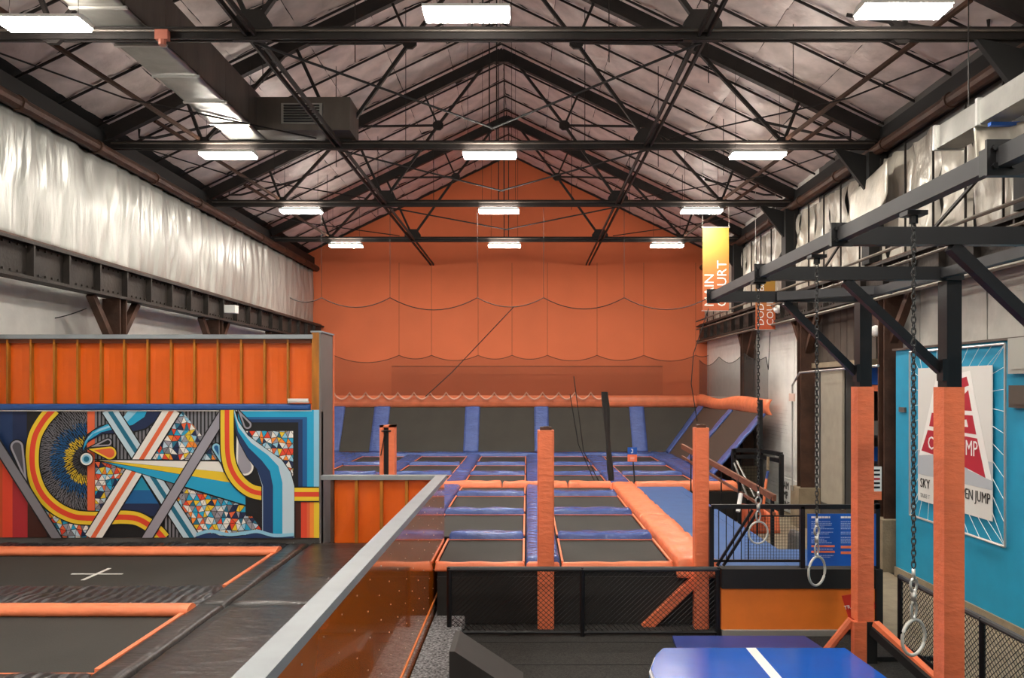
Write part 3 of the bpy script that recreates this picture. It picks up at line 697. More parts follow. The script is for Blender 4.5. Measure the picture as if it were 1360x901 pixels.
# ledge and wedge
tag(MB().pad(-1.56, -1.03, 3, 13.9, -4.0, -3.85, amp=0, round_=.02).build('carpet_ledge', speck), 'speckled grey carpeted ledge along the foot of the orange divider', 'ledge')
m_ = MB(); m_.prism([(-1.0,11,-4),(-1.0,11,-3.42),(-.93,11,-3.42),(-.05,11,-4)], (0,-.85,0)); t = tag(m_.build('foam_wedge', mat('charcoal_foam', '2e2c2b', .6, var=.1)), 'dark foam wedge standing at the end of the speckled ledge', 'wedge')

# ================================================================== RIGHT COURT
tag(MB().box(-1.5, 3.15, 13.25, 15.7, -3.98, -3.12).box(-9.1, 3.18, 15.7, 23.1, -3.98, -3.12).box(-9.1, 6.4, 23.1, 34.0, -3.98, -3.12).build('court_platform', black), 'black raised platform under the orange and blue trampoline court', 'platform')
cols = [(-9.2,-7.45),(-6.9,-5.05),(-4.43,-2.5),(-1.93,-.04),(.58,2.46),(3.15,5.2)]
cn = ['far-left', 'second-left', 'left', 'centre-left', 'centre-right', 'right-hand']
rows = [(13.35,15.36),(15.76,18.3),(18.7,21.35),(21.8,23.2),(23.72,26.3),(26.72,29.5),(29.95,33.2)]
rn = ['first row from the front', 'second row', 'third row', 'short fourth row before the orange bar', 'fifth row behind the orange bar', 'sixth row', 'seventh row at the tilted wall']
for ci, (xa, xb) in enumerate(cols):
    for ri, (ya, yb) in enumerate(rows):
        if ri < 4 and ci not in (3, 4): continue
        if ci == 0: continue
        a = xa
        if ri == 0 and ci == 3: a = -1.55
        t = thing('trampoline_bed', f'dark trampoline bed in the {cn[ci]} column, {rn[ri]}', 'trampoline', ((a+xb)/2, (ya+yb)/2, -3.06), 'right court trampolines')
        m_ = MB().sheet(lambda u, v: V(a+.05+(xb-a-.1)*u, ya+(yb-ya)*v, -3.02-.03*math.sin(u*math.pi)*math.sin(v*math.pi)), 8, 8, (0,0,-.02)); child(m_, 'jump_mat', bedm, t, smooth=False)
        for x in (a+.02, xb-.02): child(MB().bar((x, ya, -2.99), (x, yb, -2.99), .035, .03), 'orange_rim', orangepad, t)
        for y in (yb-.01,) if ri else (yb-.01, ya+.02): child(MB().bar((a, y, -3.0), (xb, y, -3.0), .02, .015), 'orange_rim', orangepad, t)
        # pad behind the bed
        if ri in (0, 1, 2, 4, 5):
            y0, y1 = {0:(15.36,15.76),1:(18.3,18.7),2:(21.35,21.8),4:(26.3,26.72),5:(29.5,29.95)}[ri]
            padthing('cross_pad', MB().pad(a+.02, xb-.02, y0, y1, -3.1, -2.88, seed=ci*7+ri, amp=.02), bluepad, f'shiny blue pad behind the {cn[ci]} bed of the {rn[ri]}', 'blue cross pads')
# lengthwise blue pads
gaps = [(-7.4,-6.92),(-5.03,-4.45),(-2.48,-1.95),(-.02,.56),(2.48,3.13)]
for gi, (xa, xb) in enumerate(gaps):
    for ri, (ya, yb) in enumerate(rows):
        if ri == 3: continue
        if ri < 3 and gi != 3 and not (gi == 2 and ri > 0): continue
        y1 = {0:15.76,1:18.7,2:23.2,4:26.7,5:29.95,6:33.2}[ri]
        padthing('lane_pad', MB().pad(xa, xb, ya, y1-.02, -3.1, -2.9, seed=gi*3+ri, amp=.02), bluepad, f'blue lengthwise pad right of the {cn[gi]} column, {rn[ri]}', 'blue lengthwise pads')
# front edge, orange bar, orange lane
for k, (xa, xb) in enumerate(((-1.55, -.03), (-.02, .56), (.57, 2.46))):
    padthing('front_pad', MB().pad(xa, xb, 13.24, 13.36, -3.12, -2.97, seed=k, amp=.01), orangepad, f'orange front edge pad of the court, {["left","short middle","right"][k]} piece', 'orange front pads')
for k, (xa, xb) in enumerate(((-2.6, -.75), (-.73, 1.2), (1.22, 2.52), (3.2, 6.2))):
    padthing('bar_pad', MB().pad(xa, xb, 23.2, 23.66, -3.1, -2.85, seed=k+9, amp=.015), orangepad, f'orange bar pad across the court, {["leftmost piece","piece left of the middle post","piece right of the middle post","rightmost piece behind the blue slope"][k]}', 'orange bar pads')
for k, (ya, yb) in enumerate(((13.12, 17.6), (17.62, 23.65))):
    padthing('orange_lane_pad', MB().pad(2.5, 3.18, ya, yb, -3.2, -2.88, seed=k+20, amp=.02), orangepad, f'wide orange lane pad beside the blue slope, {["near","far"][k]} half', 'orange lane pads')
tag(MB().box(3.2, 4.55, 12.85, 23.15, -3.98, -2.97).box(4.55, 5.6, 12.85, 14.3, -3.98, -2.97).box(4.3,4.34,12.9,22,-2.97,-2.965).build('blue_deck', bluemat), 'blue carpeted deck sloping away beside the orange lane', 'deck')
# rear corner + back pads
padthing('foot_pad', MB().pad(-9.3, 5.4, 33.22, 34.1, -3.1, -2.86, seed=5, amp=.03), bluepad, 'long blue pad along the foot of the tilted back wall', 'foot pads')
m_ = MB().pad(5.25, 6.05, 23.7, 33.9, -3.1, -2.86, seed=6, amp=.03); padthing('foot_pad', m_, bluepad, 'long blue pad along the foot of the tilted right wall', 'foot pads')
m_ = MB().pad(-9.3, -7.2, 23.7, 33.2, -3.1, -2.86, seed=16, amp=.05); padthing('foot_pad', m_, bluepad, 'wrinkled blue corner pad at the left end of the court', 'foot pads')
# tilted back wall
zb0, zt0 = -2.86, -.93
def bw(x, s, o=0): return V(x, 34.05+1.25*s-o*.84, zb0+(zt0-zb0)*s+o*.0)
strips = [(-8.75,-8.1),(-6.8,-6.1),(-2.75,-2.1),(.32,.95),(4.55,5.2)]
sn = ['leftmost', 'second', 'third', 'fourth', 'fifth']
for k, (xa, xb) in enumerate(strips):
    m_ = MB(); m_.sheet(lambda u, v: bw(xa+(xb-xa)*u, v, .06+.02*noise.noise(V(u*3, v*9, k))+.03*math.sin(u*math.pi)), 6, 24, (0,.05,0))
    padthing('wall_strip_pad', m_, bluepadw, f'upright blue strip pad on the tilted back wall, {sn[k]} from the left', 'blue wall strips')
for k in range(5):
    xa = strips[k][1]; xb = strips[k+1][0] if k < 4 else 6.0
    m_ = MB(); m_.sheet(lambda u, v: bw(xa+(xb+(1.65*v if k == 4 else 0)-xa)*u, v, -.03*math.sin(u*math.pi)*math.sin(v*math.pi)), 8, 8, (0,.04,0))
    tag(m_.build('wall_trampoline', wallbed), f'dark tilted trampoline on the back wall, right of the {sn[k]} blue strip', 'trampoline', 'back wall trampolines')
m_ = MB()
def tp(u, v): 
    x = -9.0+16.75*u; return V(x, 35.25-.12*math.sin(v*math.pi)+.02*noise.noise(V(x*2, v*3, 1)), -.98+.53*v+.03*noise.noise(V(x*.8, 2, 2))*v)
m_.sheet(tp, 120, 6, (0,.12,0)); padthing('top_rail_pad', m_, orangepad, 'long orange pad along the top of the tilted back wall', 'orange top pads')
# tilted right wall
def rwp(y, s, o=0): return V(6.0+1.65*s-o*.8, y+1.1*s*(max(0, y-30)/4), zb0+(zt0-zb0)*s+o*.5)
rst = [(25.3,25.9),(29.3,29.85),(33.3,34.0)]; rsn = ['nearest', 'middle', 'corner']
for k, (ya, yb) in enumerate(rst):
    m_ = MB(); m_.sheet(lambda u, v: rwp(ya+(yb-ya)*u, v, .06+.02*noise.noise(V(u*3, v*9, k))), 5, 24, (.04,0,-.04))
    padthing('side_strip_pad', m_, bluepadw, f'slanted blue strip pad on the tilted right wall, {rsn[k]} one', 'blue side strips')
for k in range(2):
    ya, yb = rst[k][1], rst[k+1][0]
    m_ = MB(); m_.sheet(lambda u, v: rwp(ya+(yb-ya)*u, v), 6, 8, (.04,0,-.03)); tag(m_.build('side_trampoline', mat('brown_bed', '4a3a30', .85)), f'dark tilted trampoline on the right wall, {["nearer","farther"][k]} of two', 'trampoline', 'right wall trampolines')
m_ = MB(); m_.sheet(lambda u, v: V(7.6-.1*math.sin(v*math.pi)+.1*(1-u), 25.2+10.0*u+.0, -.95-.03*math.sin(u*12)+(.5+.06*math.sin(u*7))*v), 60, 6, (.12,0,0))
padthing('top_rail_pad', m_, orangepad, 'orange pad along the top of the tilted right wall, closed by a square end', 'orange top pads')
t = thing('wall_frame', 'black steel frame holding up the near end of the tilted right wall', 'frame', (6.9, 24.5, -4))
for p, q in (((7.35,24.9,-4),(7.35,24.9,-.45)), ((7.72,24.0,-4),(7.72,24.0,-2.1)), ((6.5,24.9,-2.05),(7.35,24.9,-2.05)), ((7.35,24.9,-2.05),(7.72,24.0,-2.1)), ((6.5,24.9,-2.25),(7.35,24.9,-2.25)), ((7.35,24.9,-2.25),(7.72,24,-2.3)), ((6.5,24.9,-4),(6.5,24.9,-2.0))):
    child(MB().bar(p, q, .12, .12), 'frame_bar', blackm, t)
m_ = MB()
for k in range(9): m_.tube((6.55+k*.1, 24.9, -4), (6.55+k*.1, 24.9, -2.3), .006, 4)
for k in range(14): m_.tube((6.5, 24.9, -2.4-k*.11), (7.35, 24.9, -2.4-k*.11), .006, 4)
child(m_, 'wire_mesh', blackm, t, kind='stuff')
for k, (pa, pb) in enumerate((((978,612),(1002,660)),((975,615),(994,664)))):
    tag(MB().tube(P(*pa, 22), P(*pb, 21.6), .03, 6).build('strut', galv), f'silver slanted strut below the tilted right wall, {["right","left"][k]} one', 'strut', 'silver struts')
t = thing('foam_stick', 'tan, blue and orange padded stick leaning inside the black frame', 'stick', P(1015, 650, 23))
for (a, b_, mm, n_) in (((1020,607),(1020,624),tan,'grip'),((1020,626),(1018,636),bluepad,'middle_sleeve'),((1018,636),(1013,680),orangepad,'lower_sleeve')):
    child(MB().tube(P(*a, 23), P(*b_, 23), .04, 8), n_, mm, t)
# stair railing
t = thing('stair_railing', 'brown wooden stair handrail with black posts right of the nearest tilted bed', 'railing', (5.0, 19, -4))
a, b_ = P(906, 593, 23.0), P(1029, 662, 17.5)
child(MB().bar(a, b_, .07, .14), 'handrail', brownm, t); child(MB().bar(a+V(0,0,-.3), b_+V(0,0,-.35), .05, .06), 'lower_rail', brownm, t)
for k, s in enumerate((.12, .3, .49, .68, .85, .98)):
    p = a.lerp(b_, s); child(MB().bar(p, V(p.x, p.y, -4), .07 if k % 2 else .03, .07 if k % 2 else .03), 'post', blackm, t)
for k, (x, y, sx_, sz_, mm, lb) in enumerate(((6.1, 21.5, .28, .36, mat('brick_orange_foam', 'b8512f', .6), 'orange foam block on the floor behind the black rail'), (6.62, 21.6, .2, .3, orangepost, 'second, lower orange foam block beside the stair posts'), (6.25, 18.4, .1, .3, gpanel, 'grey bin behind the wire rail'))):
    tag(MB().pad(x-sx_, x+sx_, y-.3, y+.3, -4, -4+sz_*2, amp=.02, seed=k).build('foam_block' if k < 2 else 'bin', mm, smooth=True), lb, 'block' if k < 2 else 'bin')
tag(MB().tube(P(980, 680, 18), P(984, 656, 18.2), .05, 8).build('white_tube', whitem), 'short white tube leaning by the stair posts', 'tube')
t = thing('wall_sign', 'white wall sign with black capitals beside the brown column', 'sign', (8.1, 25, -3.4))
child(MB().box(8.12, 8.16, 23.3, 25.5, -3.95, -2.9), 'board', whitem, t)
for k, tx in enumerate(('TEAM', 'JUMP', 'ZONE')): child(text_mb(tx, .34, (8.11, 25.35, -3.25-k*.3), (0,-1,0), (0,0,1)), 'lettering', black, t)

# ================================================================== POSTS
def post(px0, px1, D, ztop, label, open_=False):
    xa, xb = (px0-700)*D/F, (px1-700)*D/F; w_ = xb-xa
    t = thing('padded_post', label, 'post', ((xa+xb)/2, D, -4), 'padded posts on the court')
    m_ = MB(); zs = 24
    if open_:
        for (u0, u1) in ((0, .27), (.62, 1)): m_.box(xa+w_*u0, xa+w_*u1, D, D+w_, -4, ztop)
        m_.box(xa, xb, D, D+w_, ztop-.04, ztop)
        child(m_, 'pad', orangepost, t)
        child(MB().box(xa+w_*.27, xa+w_*.62, D+.05, D+w_-.02, -4, ztop-.04), 'steel_core', black, t)
        child(MB().tube((xa+w_*.15, D-.02, ztop-.11), (xa+w_*.8, D-.02, ztop-.11), .015, 6), 'bracket', blackm, t)
        child(MB().tube((xa+w_*.4, D-.02, ztop-.11), (xa+w_*.1, D-.02, ztop-.6), .01, 5), 'strap', blackm, t)
    else:
        for k in range(zs):
            pass
        def ring(v):
            z = -4+(ztop+4)*v; b_ = 1+.02*noise.noise(V(0, z*2.2, px0)); h = w_/2*b_; c = w_*.08
            cx_, cy_ = (xa+xb)/2, D+w_/2
            return [V(cx_+sx*(h-(c if i == 0 else 0)), cy_+sy*(h-(c if i == 1 else 0)), z) for sx, sy, i in ((-1,-1,0),(-1,-1,1),(-1,1,1),(-1,1,0),(1,1,0),(1,1,1),(1,-1,1),(1,-1,0))]
        rs = [ring(v/zs) for v in range(zs+1)]
        m_.add([p for r_ in rs for p in r_], [(i*8+j, i*8+(j+1) % 8, (i+1)*8+(j+1) % 8, (i+1)*8+j) for i in range(zs) for j in range(8)]+[tuple(range(8)), tuple(zs*8+j for j in range(8))])
        child(m_, 'pad', orangepost, t)
        child(MB().box(xa+.04, xb-.04, D+.05, D+w_-.03, ztop, ztop+.05).box(xa+.1, xb-.08, D+.08, D+w_-.06, ztop+.03, ztop+.06), 'top_bracket', rust, t)
    return t
post(504, 523.5, 15.75, -.8, 'orange padded post with a dark open core behind the low end wall', True)
post(714, 736, 12.95, -.74, 'orange padded post in the middle of the front fence')
p3 = post(923.5, 942, 12.95, -.7, 'orange padded post at the right end of the front fence')
m_ = MB().bar(P(858, 838, 13.0)+V(0,.15,0), P(927, 772, 13.0)+V(0,.15,0), .16, .16); child(m_, 'diagonal_pad', orangepost, p3)
# ================================================================== CHAIN-LINK FENCES
def fence(A, B, ztop, label, posts, mats=blackm):
    A, B = Vector(A), Vector(B); L_ = (B-A).length; d = (B-A)/L_
    t = thing('chain_link_fence', label, 'fence', (A+B)/2-V(0,0,0), 'chain-link fences')
    h = ztop+4
    child(MB().tube(A+V(0,0,h), B+V(0,0,h), .04, 8), 'top_rail', mat('foam_grey', '37383a', .6), t)
    child(MB().tube(A+V(0,0,.06), B+V(0,0,.06), .025, 8), 'bottom_rail', mats, t)
    for s in posts: child(MB().tube(A+d*s, A+d*s+V(0,0,h+.03), .04, 8), 'post', mats, t)
    m_ = MB(); pitch = .085; n = int((L_+h)/pitch)
    for i in range(n+1):
        for sg in (1, -1):
            s0 = i*pitch-h; s1 = s0+h; z0, z1 = .06, h-.02
            if s0 < 0: z0 = .06-s0*(h-.08)/h; s0 = 0
            if s1 > L_: z1 = h-.02-(s1-L_)*(h-.08)/h; s1 = L_
            if z1 <= z0: continue
            if sg < 0: a_, b_ = A+d*(L_-s0)+V(0,0,z0), A+d*(L_-s1)+V(0,0,z1)
            else: a_, b_ = A+d*s0+V(0,0,z0), A+d*s1+V(0,0,z1)
            m_.tube(a_, b_, .005, 3)
    child(m_, 'wire_mesh', mats, t, kind='stuff'); return t
fence((-1.26,12.6,-4), (3.06,12.6,-4), -2.93, 'black chain-link fence in front of the orange and blue court', (0.02, 2.14, 4.3))
fence((5.7,12.1,-4), (5.7,5.5,-4), -2.93, 'black chain-link fence running towards the viewer below the blue wall', (0.02, 2.2, 4.4, 6.5))
# skirt of dark mesh under the court
tag(MB().box(-1.5, 3.15, 13.2, 13.24, -3.98, -3.2).build('court_skirt', mat('skirt_mesh', '262422', .9, var=.2, vscale=1)), 'dark mesh skirt hanging below the front edge of the court', 'skirt')
for k, y in enumerate((12.3, 11.3)): tag(MB().box(-1.0, 3.6, y, y+.02, -4, -3.994).build('carpet_seam', black), f'dark seam in the carpet, {["just before the fence","nearer the blue landing block"][k]}', 'seam')
# ================================================================== RIGHT PLATFORM FRONT
t = thing('platform_front', 'raised landing front with black beam over an orange board right of the fence', 'platform', (4.3, 12.6, -4))
child(MB().box(3.1, 5.62, 12.58, 12.84, -3.24, -2.93), 'black_beam', black, t)
child(MB().box(3.1, 5.62, 12.62, 12.68, -3.9, -3.24), 'orange_board', mat('orange_board', 'e87a24', .55, var=.05), t)
child(MB().box(3.1, 5.0, 12.56, 12.62, -3.99, -3.9), 'grey_skirting', mat('skirt_grey', '8d8a84', .6), t)
child(MB().box(5.55, 5.65, 12.55, 12.7, -4, -2.93), 'corner_post', black, t)
st = MB().prism([(5.02,12.61,-3.36),(5.5,12.61,-3.28),(5.56,12.61,-3.55),(5.32,12.61,-3.82),(5.15,12.61,-3.78)], (0,.01,0)); so = child(st, 'red_sticker', darkred, t)
child(text_mb('TRA', .085, (5.06, 12.605, -3.58), (math.cos(.2),0,math.sin(.2)), (-math.sin(.2),0,math.cos(.2))), 'sticker_lettering', whitem, so)
t = thing('guard_rail', 'black metal guard rail with thin bars and wire mesh on the landing', 'railing', (4.3, 12.7, -2.93))
for p, q, n_ in (((2.96,12.7,-1.95),(5.66,12.7,-1.95),'top_rail'), ((2.96,12.7,-2.93),(2.96,12.7,-1.95),'post'), ((4.42,12.7,-2.93),(4.42,12.7,-1.95),'post'), ((5.62,12.7,-2.93),(5.62,12.7,-1.9),'post'), ((3.15,12.7,-2.9),(3.72,12.7,-2.0),'diagonal_bar'), ((3.05,12.7,-2.9),(3.62,12.7,-2.0),'diagonal_bar'), ((2.96,12.7,-2.82),(4.42,12.7,-2.82),'bottom_rail')):
    child(MB().bar(p, q, .07 if n_ in ('top_rail','post') else .04, .07 if n_ in ('top_rail','post') else .04), n_, blackm, t)
for k in range(5): child(MB().tube((3.08+k*.12,12.7,-2.82),(3.08+k*.12,12.7,-1.98), .008, 5), 'baluster', blackm, t)
child(MB().tube((3.7,12.7,-2.1),(4.42,12.7,-2.1), .012, 5), 'mesh_rail', blackm, t)
m_ = MB()
for k in range(20): m_.tube((3.5+k*.046,12.7,-2.82),(3.5+k*.046,12.7,-2.1), .0035, 3)
for k in range(15): m_.tube((3.5,12.7,-2.82+k*.048),(4.42,12.7,-2.82+k*.048), .0035, 3)
child(m_, 'wire_mesh', blackm, t, kind='stuff')
t = thing('rules_sign', 'blue rules banner with white lines and orange rows hung on the guard rail', 'sign', (5.0, 12.62, -2.88))
t = child(MB().box(4.47, 5.56, 12.6, 12.615, -2.88, -2.05), 'banner', signblue, t)
def tline(x, z, w_, h, mm, n_):
    rnd_ = random.Random(int(x*100+z*1000)); m2 = MB(); xx = x
    while xx < x+w_:
        ww = rnd_.uniform(.012, .04)*(h/.012)**.5; m2.box(xx, min(xx+ww, x+w_), 12.595, 12.6, z, z+h); xx += ww+.008
    child(m2, n_, mm, t)
softw = mat('soft_white_print', 'a9bce0', .5)
tline(4.53, -2.12, .3, .03, whitem, 'heading'); tline(5.0, -2.12, .4, .03, whitem, 'heading')
rnd = random.Random(5)
for k in range(13):
    if k in (5, 8): continue
    tline(4.53, -2.18-k*.028, rnd.uniform(.2, .36), .01, softw, 'text_line')
    tline(5.0, -2.18-k*.028, rnd.uniform(.3, .44), .01, softw, 'text_line')
for k, z in enumerate((-2.58, -2.67)):
    child(MB().box(4.53, 4.9, 12.594, 12.6, z, z+.03), 'orange_row', orangepost, t); child(MB().box(5.0, 5.4, 12.594, 12.6, z-.02, z+.02), 'orange_row', orangepost, t)
tline(4.57, -2.62, .3, .012, softw, 'text_line'); tline(4.55, -2.72, .33, .01, softw, 'text_line'); tline(4.55, -2.745, .28, .01, softw, 'text_line')

# ================================================================== RIG
Z0 = 1.27
t = thing('ring_rig', 'black steel rig of beams and knee braces carrying the hanging rings on the right', 'rig', (4.0, 8, -4))
child(MB().bar((2.65, 2.2, Z0), (2.65, 11.4, Z0), .08, .11), 'long_beam', rigrail, t)
child(MB().bar((4.72, 2.2, Z0), (4.72, 11.2, Z0), .08, .11), 'long_beam', rigrail, t)
child(MB().bar((3.58, 11.3, Z0), (4.9, 10.6, Z0+.02), .1, .12), 'corner_beam', rigrail, t)
PY = [11.35, 9.0, 6.75, 4.5]
for k, Y in enumerate(PY):
    child(MB().bar((2.6, Y, Z0), (4.95 if k < 2 else 6.4, Y, Z0), .1, .15), 'cross_beam', rigm, t)
    for s in (-.03, .03): pass
    m_ = MB().box(2.56, 2.74, Y-.1, Y-.08, Z0-.1, Z0+.1)
    for sx_ in (-.05, .05):
        for sz_ in (-.05, .05): m_.tube((2.65+sx_, Y-.12, Z0+sz_), (2.65+sx_, Y-.1, Z0+sz_), .018, 6)
    child(m_, 'bolt_plate', rigm, t)
    x = 4.865
    child(MB().box(x-.085, x+.085, Y-.0, Y+.2, -.02, Z0-.07), 'upright', blackm, t)
    child(MB().box(x-.085, x+.085, Y+.02, Y+.2, -4, -.02), 'steel_core', black, t)
    child(MB().bar((3.62 if k else 3.7, Y, Z0-.08), (x-.1, Y+.1, .17), .09, .1), 'knee_brace', rigm, t)
    child(MB().box(x-.14, x-.08, Y-.02, Y+.12, .05, .3), 'brace_plate', rigm, t)
for k, Y in enumerate(PY):
    x = 4.865; w_ = .116; zb = -3.4
    m_ = MB(); zs = 20
    for kk in range(1): pass
    ringz = [(-4 if k else zb)+(-.02-(-4 if k else zb))*i/zs for i in range(zs+1)]
    vs_ = []
    for z in ringz:
        b_ = 1+.015*noise.noise(V(k, z*3, 5))
        vs_ += [V(x-w_*b_, Y, z), V(x+w_*b_, Y, z), V(x+w_*b_, Y+.24, z), V(x-w_*b_, Y+.24, z)]
    m_.add(vs_, [(i*4+j, i*4+(j+1) % 4, (i+1)*4+(j+1) % 4, (i+1)*4+j) for i in range(zs) for j in range(4)]+[(3,2,1,0), (zs*4,zs*4+1,zs*4+2,zs*4+3)])
    child(m_, 'post_pad', orangepost, t)
Y = 11.35
child(MB().box(4.69, 4.87, Y-.02, Y+.1, -4, -3.4), 'lower_pad', orangepost, t); child(MB().box(4.87, 5.03, Y, Y+.3, -4, -3.4), 'base_box', black, t)
child(MB().bar((5.0, Y, -3.42), (5.45, 10.2, -3.96), .1, .08), 'floor_brace', orangepost, t); child(MB().bar((4.97, Y, -3.52), (5.38, 10.2, -3.99), .12, .12), 'floor_brace', black, t)
child(MB().tube((4.7, Y+.1, -3.4), (4.35, Y+.25, -3.95), .06, 8), 'floor_brace', orangepost, t)
child(MB().bar((4.87, Y+.1, -3.96), (5.9, Y+.1, -3.96), .06, .06), 'base_bar', black, t)
# rings on chains
def ring(y, ang_, r, zc, label):
    x = 2.65
    t = thing('gym_ring', label, 'gym ring', (x, y, Z0-.08), 'hanging rings')
    zt = Z0-.12; ztop = zc+r; zc2 = ztop+.34
    m_ = MB(); L_ = .05; n = int((zt-zc2)/.04)
    for i in range(n):
        z = zt-.02-i*.04; a = i % 2
        pts = [V(x+(.014*math.cos(q)*(1 if a else 0)), y+(.014*math.cos(q)*(0 if a else 1)), z+.027*math.sin(q)) for q in [k*math.pi/4 for k in range(8)]]
        m_.path(pts, .0055, 5, closed=True)
    child(m_, 'chain', chainm, t)
    m_ = MB().box(x-.07, x+.07, y-.06, y+.06, Z0-.11, Z0-.08).tube((x, y, Z0-.11), (x, y, Z0-.16), .03, 8)
    child(m_, 'beam_clamp', blackm, t)
    c, s = math.cos(ang_), math.sin(ang_)
    m_ = MB(); m_.path([V(x+.035*math.cos(q)*c, y+.035*math.cos(q)*s, ztop+.24+.045*math.sin(q)) for q in [k*math.pi/6 for k in range(12)]], .011, 6, closed=True)
    m_.tube((x, y, zc2+.01), (x, y, ztop+.28), .014, 6); m_.tube((x, y, ztop+.2), (x, y, ztop+.13), .02, 6)
    m_.path([V(x-.0+.028*math.cos(q)*c, y+.028*math.cos(q)*s, ztop+.07+.06*math.sin(q)) for q in [k*math.pi/6 for k in range(12)]], .01, 6, closed=True)
    child(m_, 'swivel_hook', chrome, t, smooth=True)
    m_ = MB(); m_.path([V(x+r*math.cos(q)*c, y+r*math.cos(q)*s, zc+r*math.sin(q)) for q in [k*math.pi/20 for k in range(40)]], .0115, 10, closed=True)
    child(m_, 'ring', mat('ring_grey', 'b9b9b4', .4, .3), t, smooth=True)
ring(9.06, .3, .125, -1.69, 'grey gym ring on a long dark chain, farthest of the three, before the guard rail')
ring(7.23, .65, .13, -1.70, 'grey gym ring on a long chain, middle of the three, before the blue banner')
ring(5.42, .5, .12, -1.73, 'grey gym ring on a heavy chain, nearest of the three, between the orange posts')
# ================================================================== FOREGROUND BLOCKS
zt = -3.55; pts = [(1.86,10.62),(1.6,10.3),(1.5,9.9),(1.5,8.0),(4.3,8.0),(4.3,9.75),(4.25,10.0),(4.25,10.62)]
sc = 3.55/3.24
pts = [((879-700)*10.62/F,10.62),((869-700)*10.35/F,10.35),((861-700)*9.92/F,9.85),((864-700)*9.5/F,8.4),(4.35,8.4),(4.35,9.5),((1123-700)*10.62/F,10.62)]
t = thing('landing_block', 'large glossy blue landing block with a white stripe and white edges at the bottom', 'mat', (2.9, 9.5, -4))
m_ = MB(); m_.prism([(x,y,-3.97) for x, y in pts], (0,0,-3.6+3.97)); child(m_, 'side_band', mat('mid_blue', '2a6aa8', .4, var=.06), t)
cxx, cyy = 2.9, 9.4
m_ = MB(); m_.prism([(x,y,-3.6) for x, y in pts], (0,0,.03)); child(m_, 'white_edge', whitem, t)
m_ = MB(); m_.prism([(cxx+(x-cxx)*.985,cyy+(y-cyy)*.975,-3.58) for x, y in pts], (0,0,.06)); child(m_, 'blue_top', glossblue, t)
child(MB().box(2.93, 3.06, 8.45, 10.58, -3.525, -3.515), 'white_stripe', whitem, t)
tag(MB().prism([(2.28,12.4,-3.98),(4.35,12.4,-3.98),(4.5,11.3,-3.98),(2.2,11.3,-3.98)], (0,0,.05)).build('floor_mat', navymat), 'dull navy floor mat lying just behind the glossy blue block', 'mat')
# ================================================================== NETS
def net(x0, x1, y, peaks, zp, sag, zbot, m_net, label, rope=black, xr_line=None, name='safety_net', wires=True, ztop=5.4):
    t = thing(name, label, 'net', ((x0+x1)/2, y, zbot), 'safety nets')
    pk = sorted([x0]+peaks+[x1]); line = []
    for a, b_ in zip(pk[:-1], pk[1:]):
        for k in range(12):
            s = k/12; line.append((a+(b_-a)*s, zp-sag*(1-(2*s-1)**2)*min(1.3, (b_-a)/2.5)))
    line.append((x1, zp))
    m_ = MB(); n = len(line)
    m_.add([V(x, y, z) for x, z in line]+[V(x, y, zbot) for x, z in line], [(i, i+1, n+i+1, n+i) for i in range(n-1)])
    child(m_, 'netting', m_net, t)
    child(MB().path([(x, y, z) for x, z in line], .014 if y > 20 else .01, 5), 'edge_rope', rope, t)
    if wires:
        for p in peaks: child(MB().tube((p, y, zp), (p, y, ztop), .006, 4), 'hanging_wire', steel, t)
    return t
X_ = lambda px, D: (px-700)*D/F
net(X_(385,24), X_(941,24), 24.0, [X_(p,24) for p in (427, 518, 634, 722, 829)], 2.66, .35, -.5, net1m, 'high black safety net with scalloped top across the middle of the court')
net(X_(443,34.8), X_(941,34.8), 34.8, [X_(p,34.8) for p in (530,573,635,680,727,793,855,924)], 1.32, .28, -.45, net2m, 'low dark safety net with scalloped top before the orange wall')
t = net(X_(520,35.5), X_(880,35.5), 35.5, [], 0.85, 0.0, -.45, net1m, 'darker folded net hanging right against the orange wall', wires=False)
t = thing('safety_net', 'grey side net over the white wall at the right end of the court', 'net', (7.6, 30, -.4), 'safety nets')
m_ = MB(); n = 20; tl = [(7.75, 35.6-10.5*i/n, 1.15-.3*abs(math.sin(i/n*9))-.0*i) for i in range(n+1)]
tl[-1] = (7.75, 25.4, .5)
m_.add([V(*p) for p in tl]+[V(7.75, p[1], -.45) for p in tl], [(i, i+1, n+2+i, n+1+i) for i in range(n)]); child(m_, 'netting', net3m, t)
child(MB().path(tl, .012, 5), 'edge_rope', black, t)
child(MB().path([(7.75,25.4,.5),(7.75,25.2,1.7)], .012, 5), 'tie_rope', black, t)
# orange scalloped rope before the top pad
m_ = MB(); xs_ = []; n = 17; x0_, x1_ = X_(443,35), X_(806,35)
for k in range(n):
    for q in range(8):
        s = q/8; xs_.append((x0_+(x1_-x0_)*(k+s)/n, 35.0, -.28-.3*math.sin(s*math.pi)**.8))
m_.path([(x, y, z-.04) for x, y, z in xs_], .042, 5); tag(m_.build('scalloped_rope', mat('pale_orange', 'f9b79a', .5)), 'pale orange scalloped rope along the top of the back wall pad', 'rope')
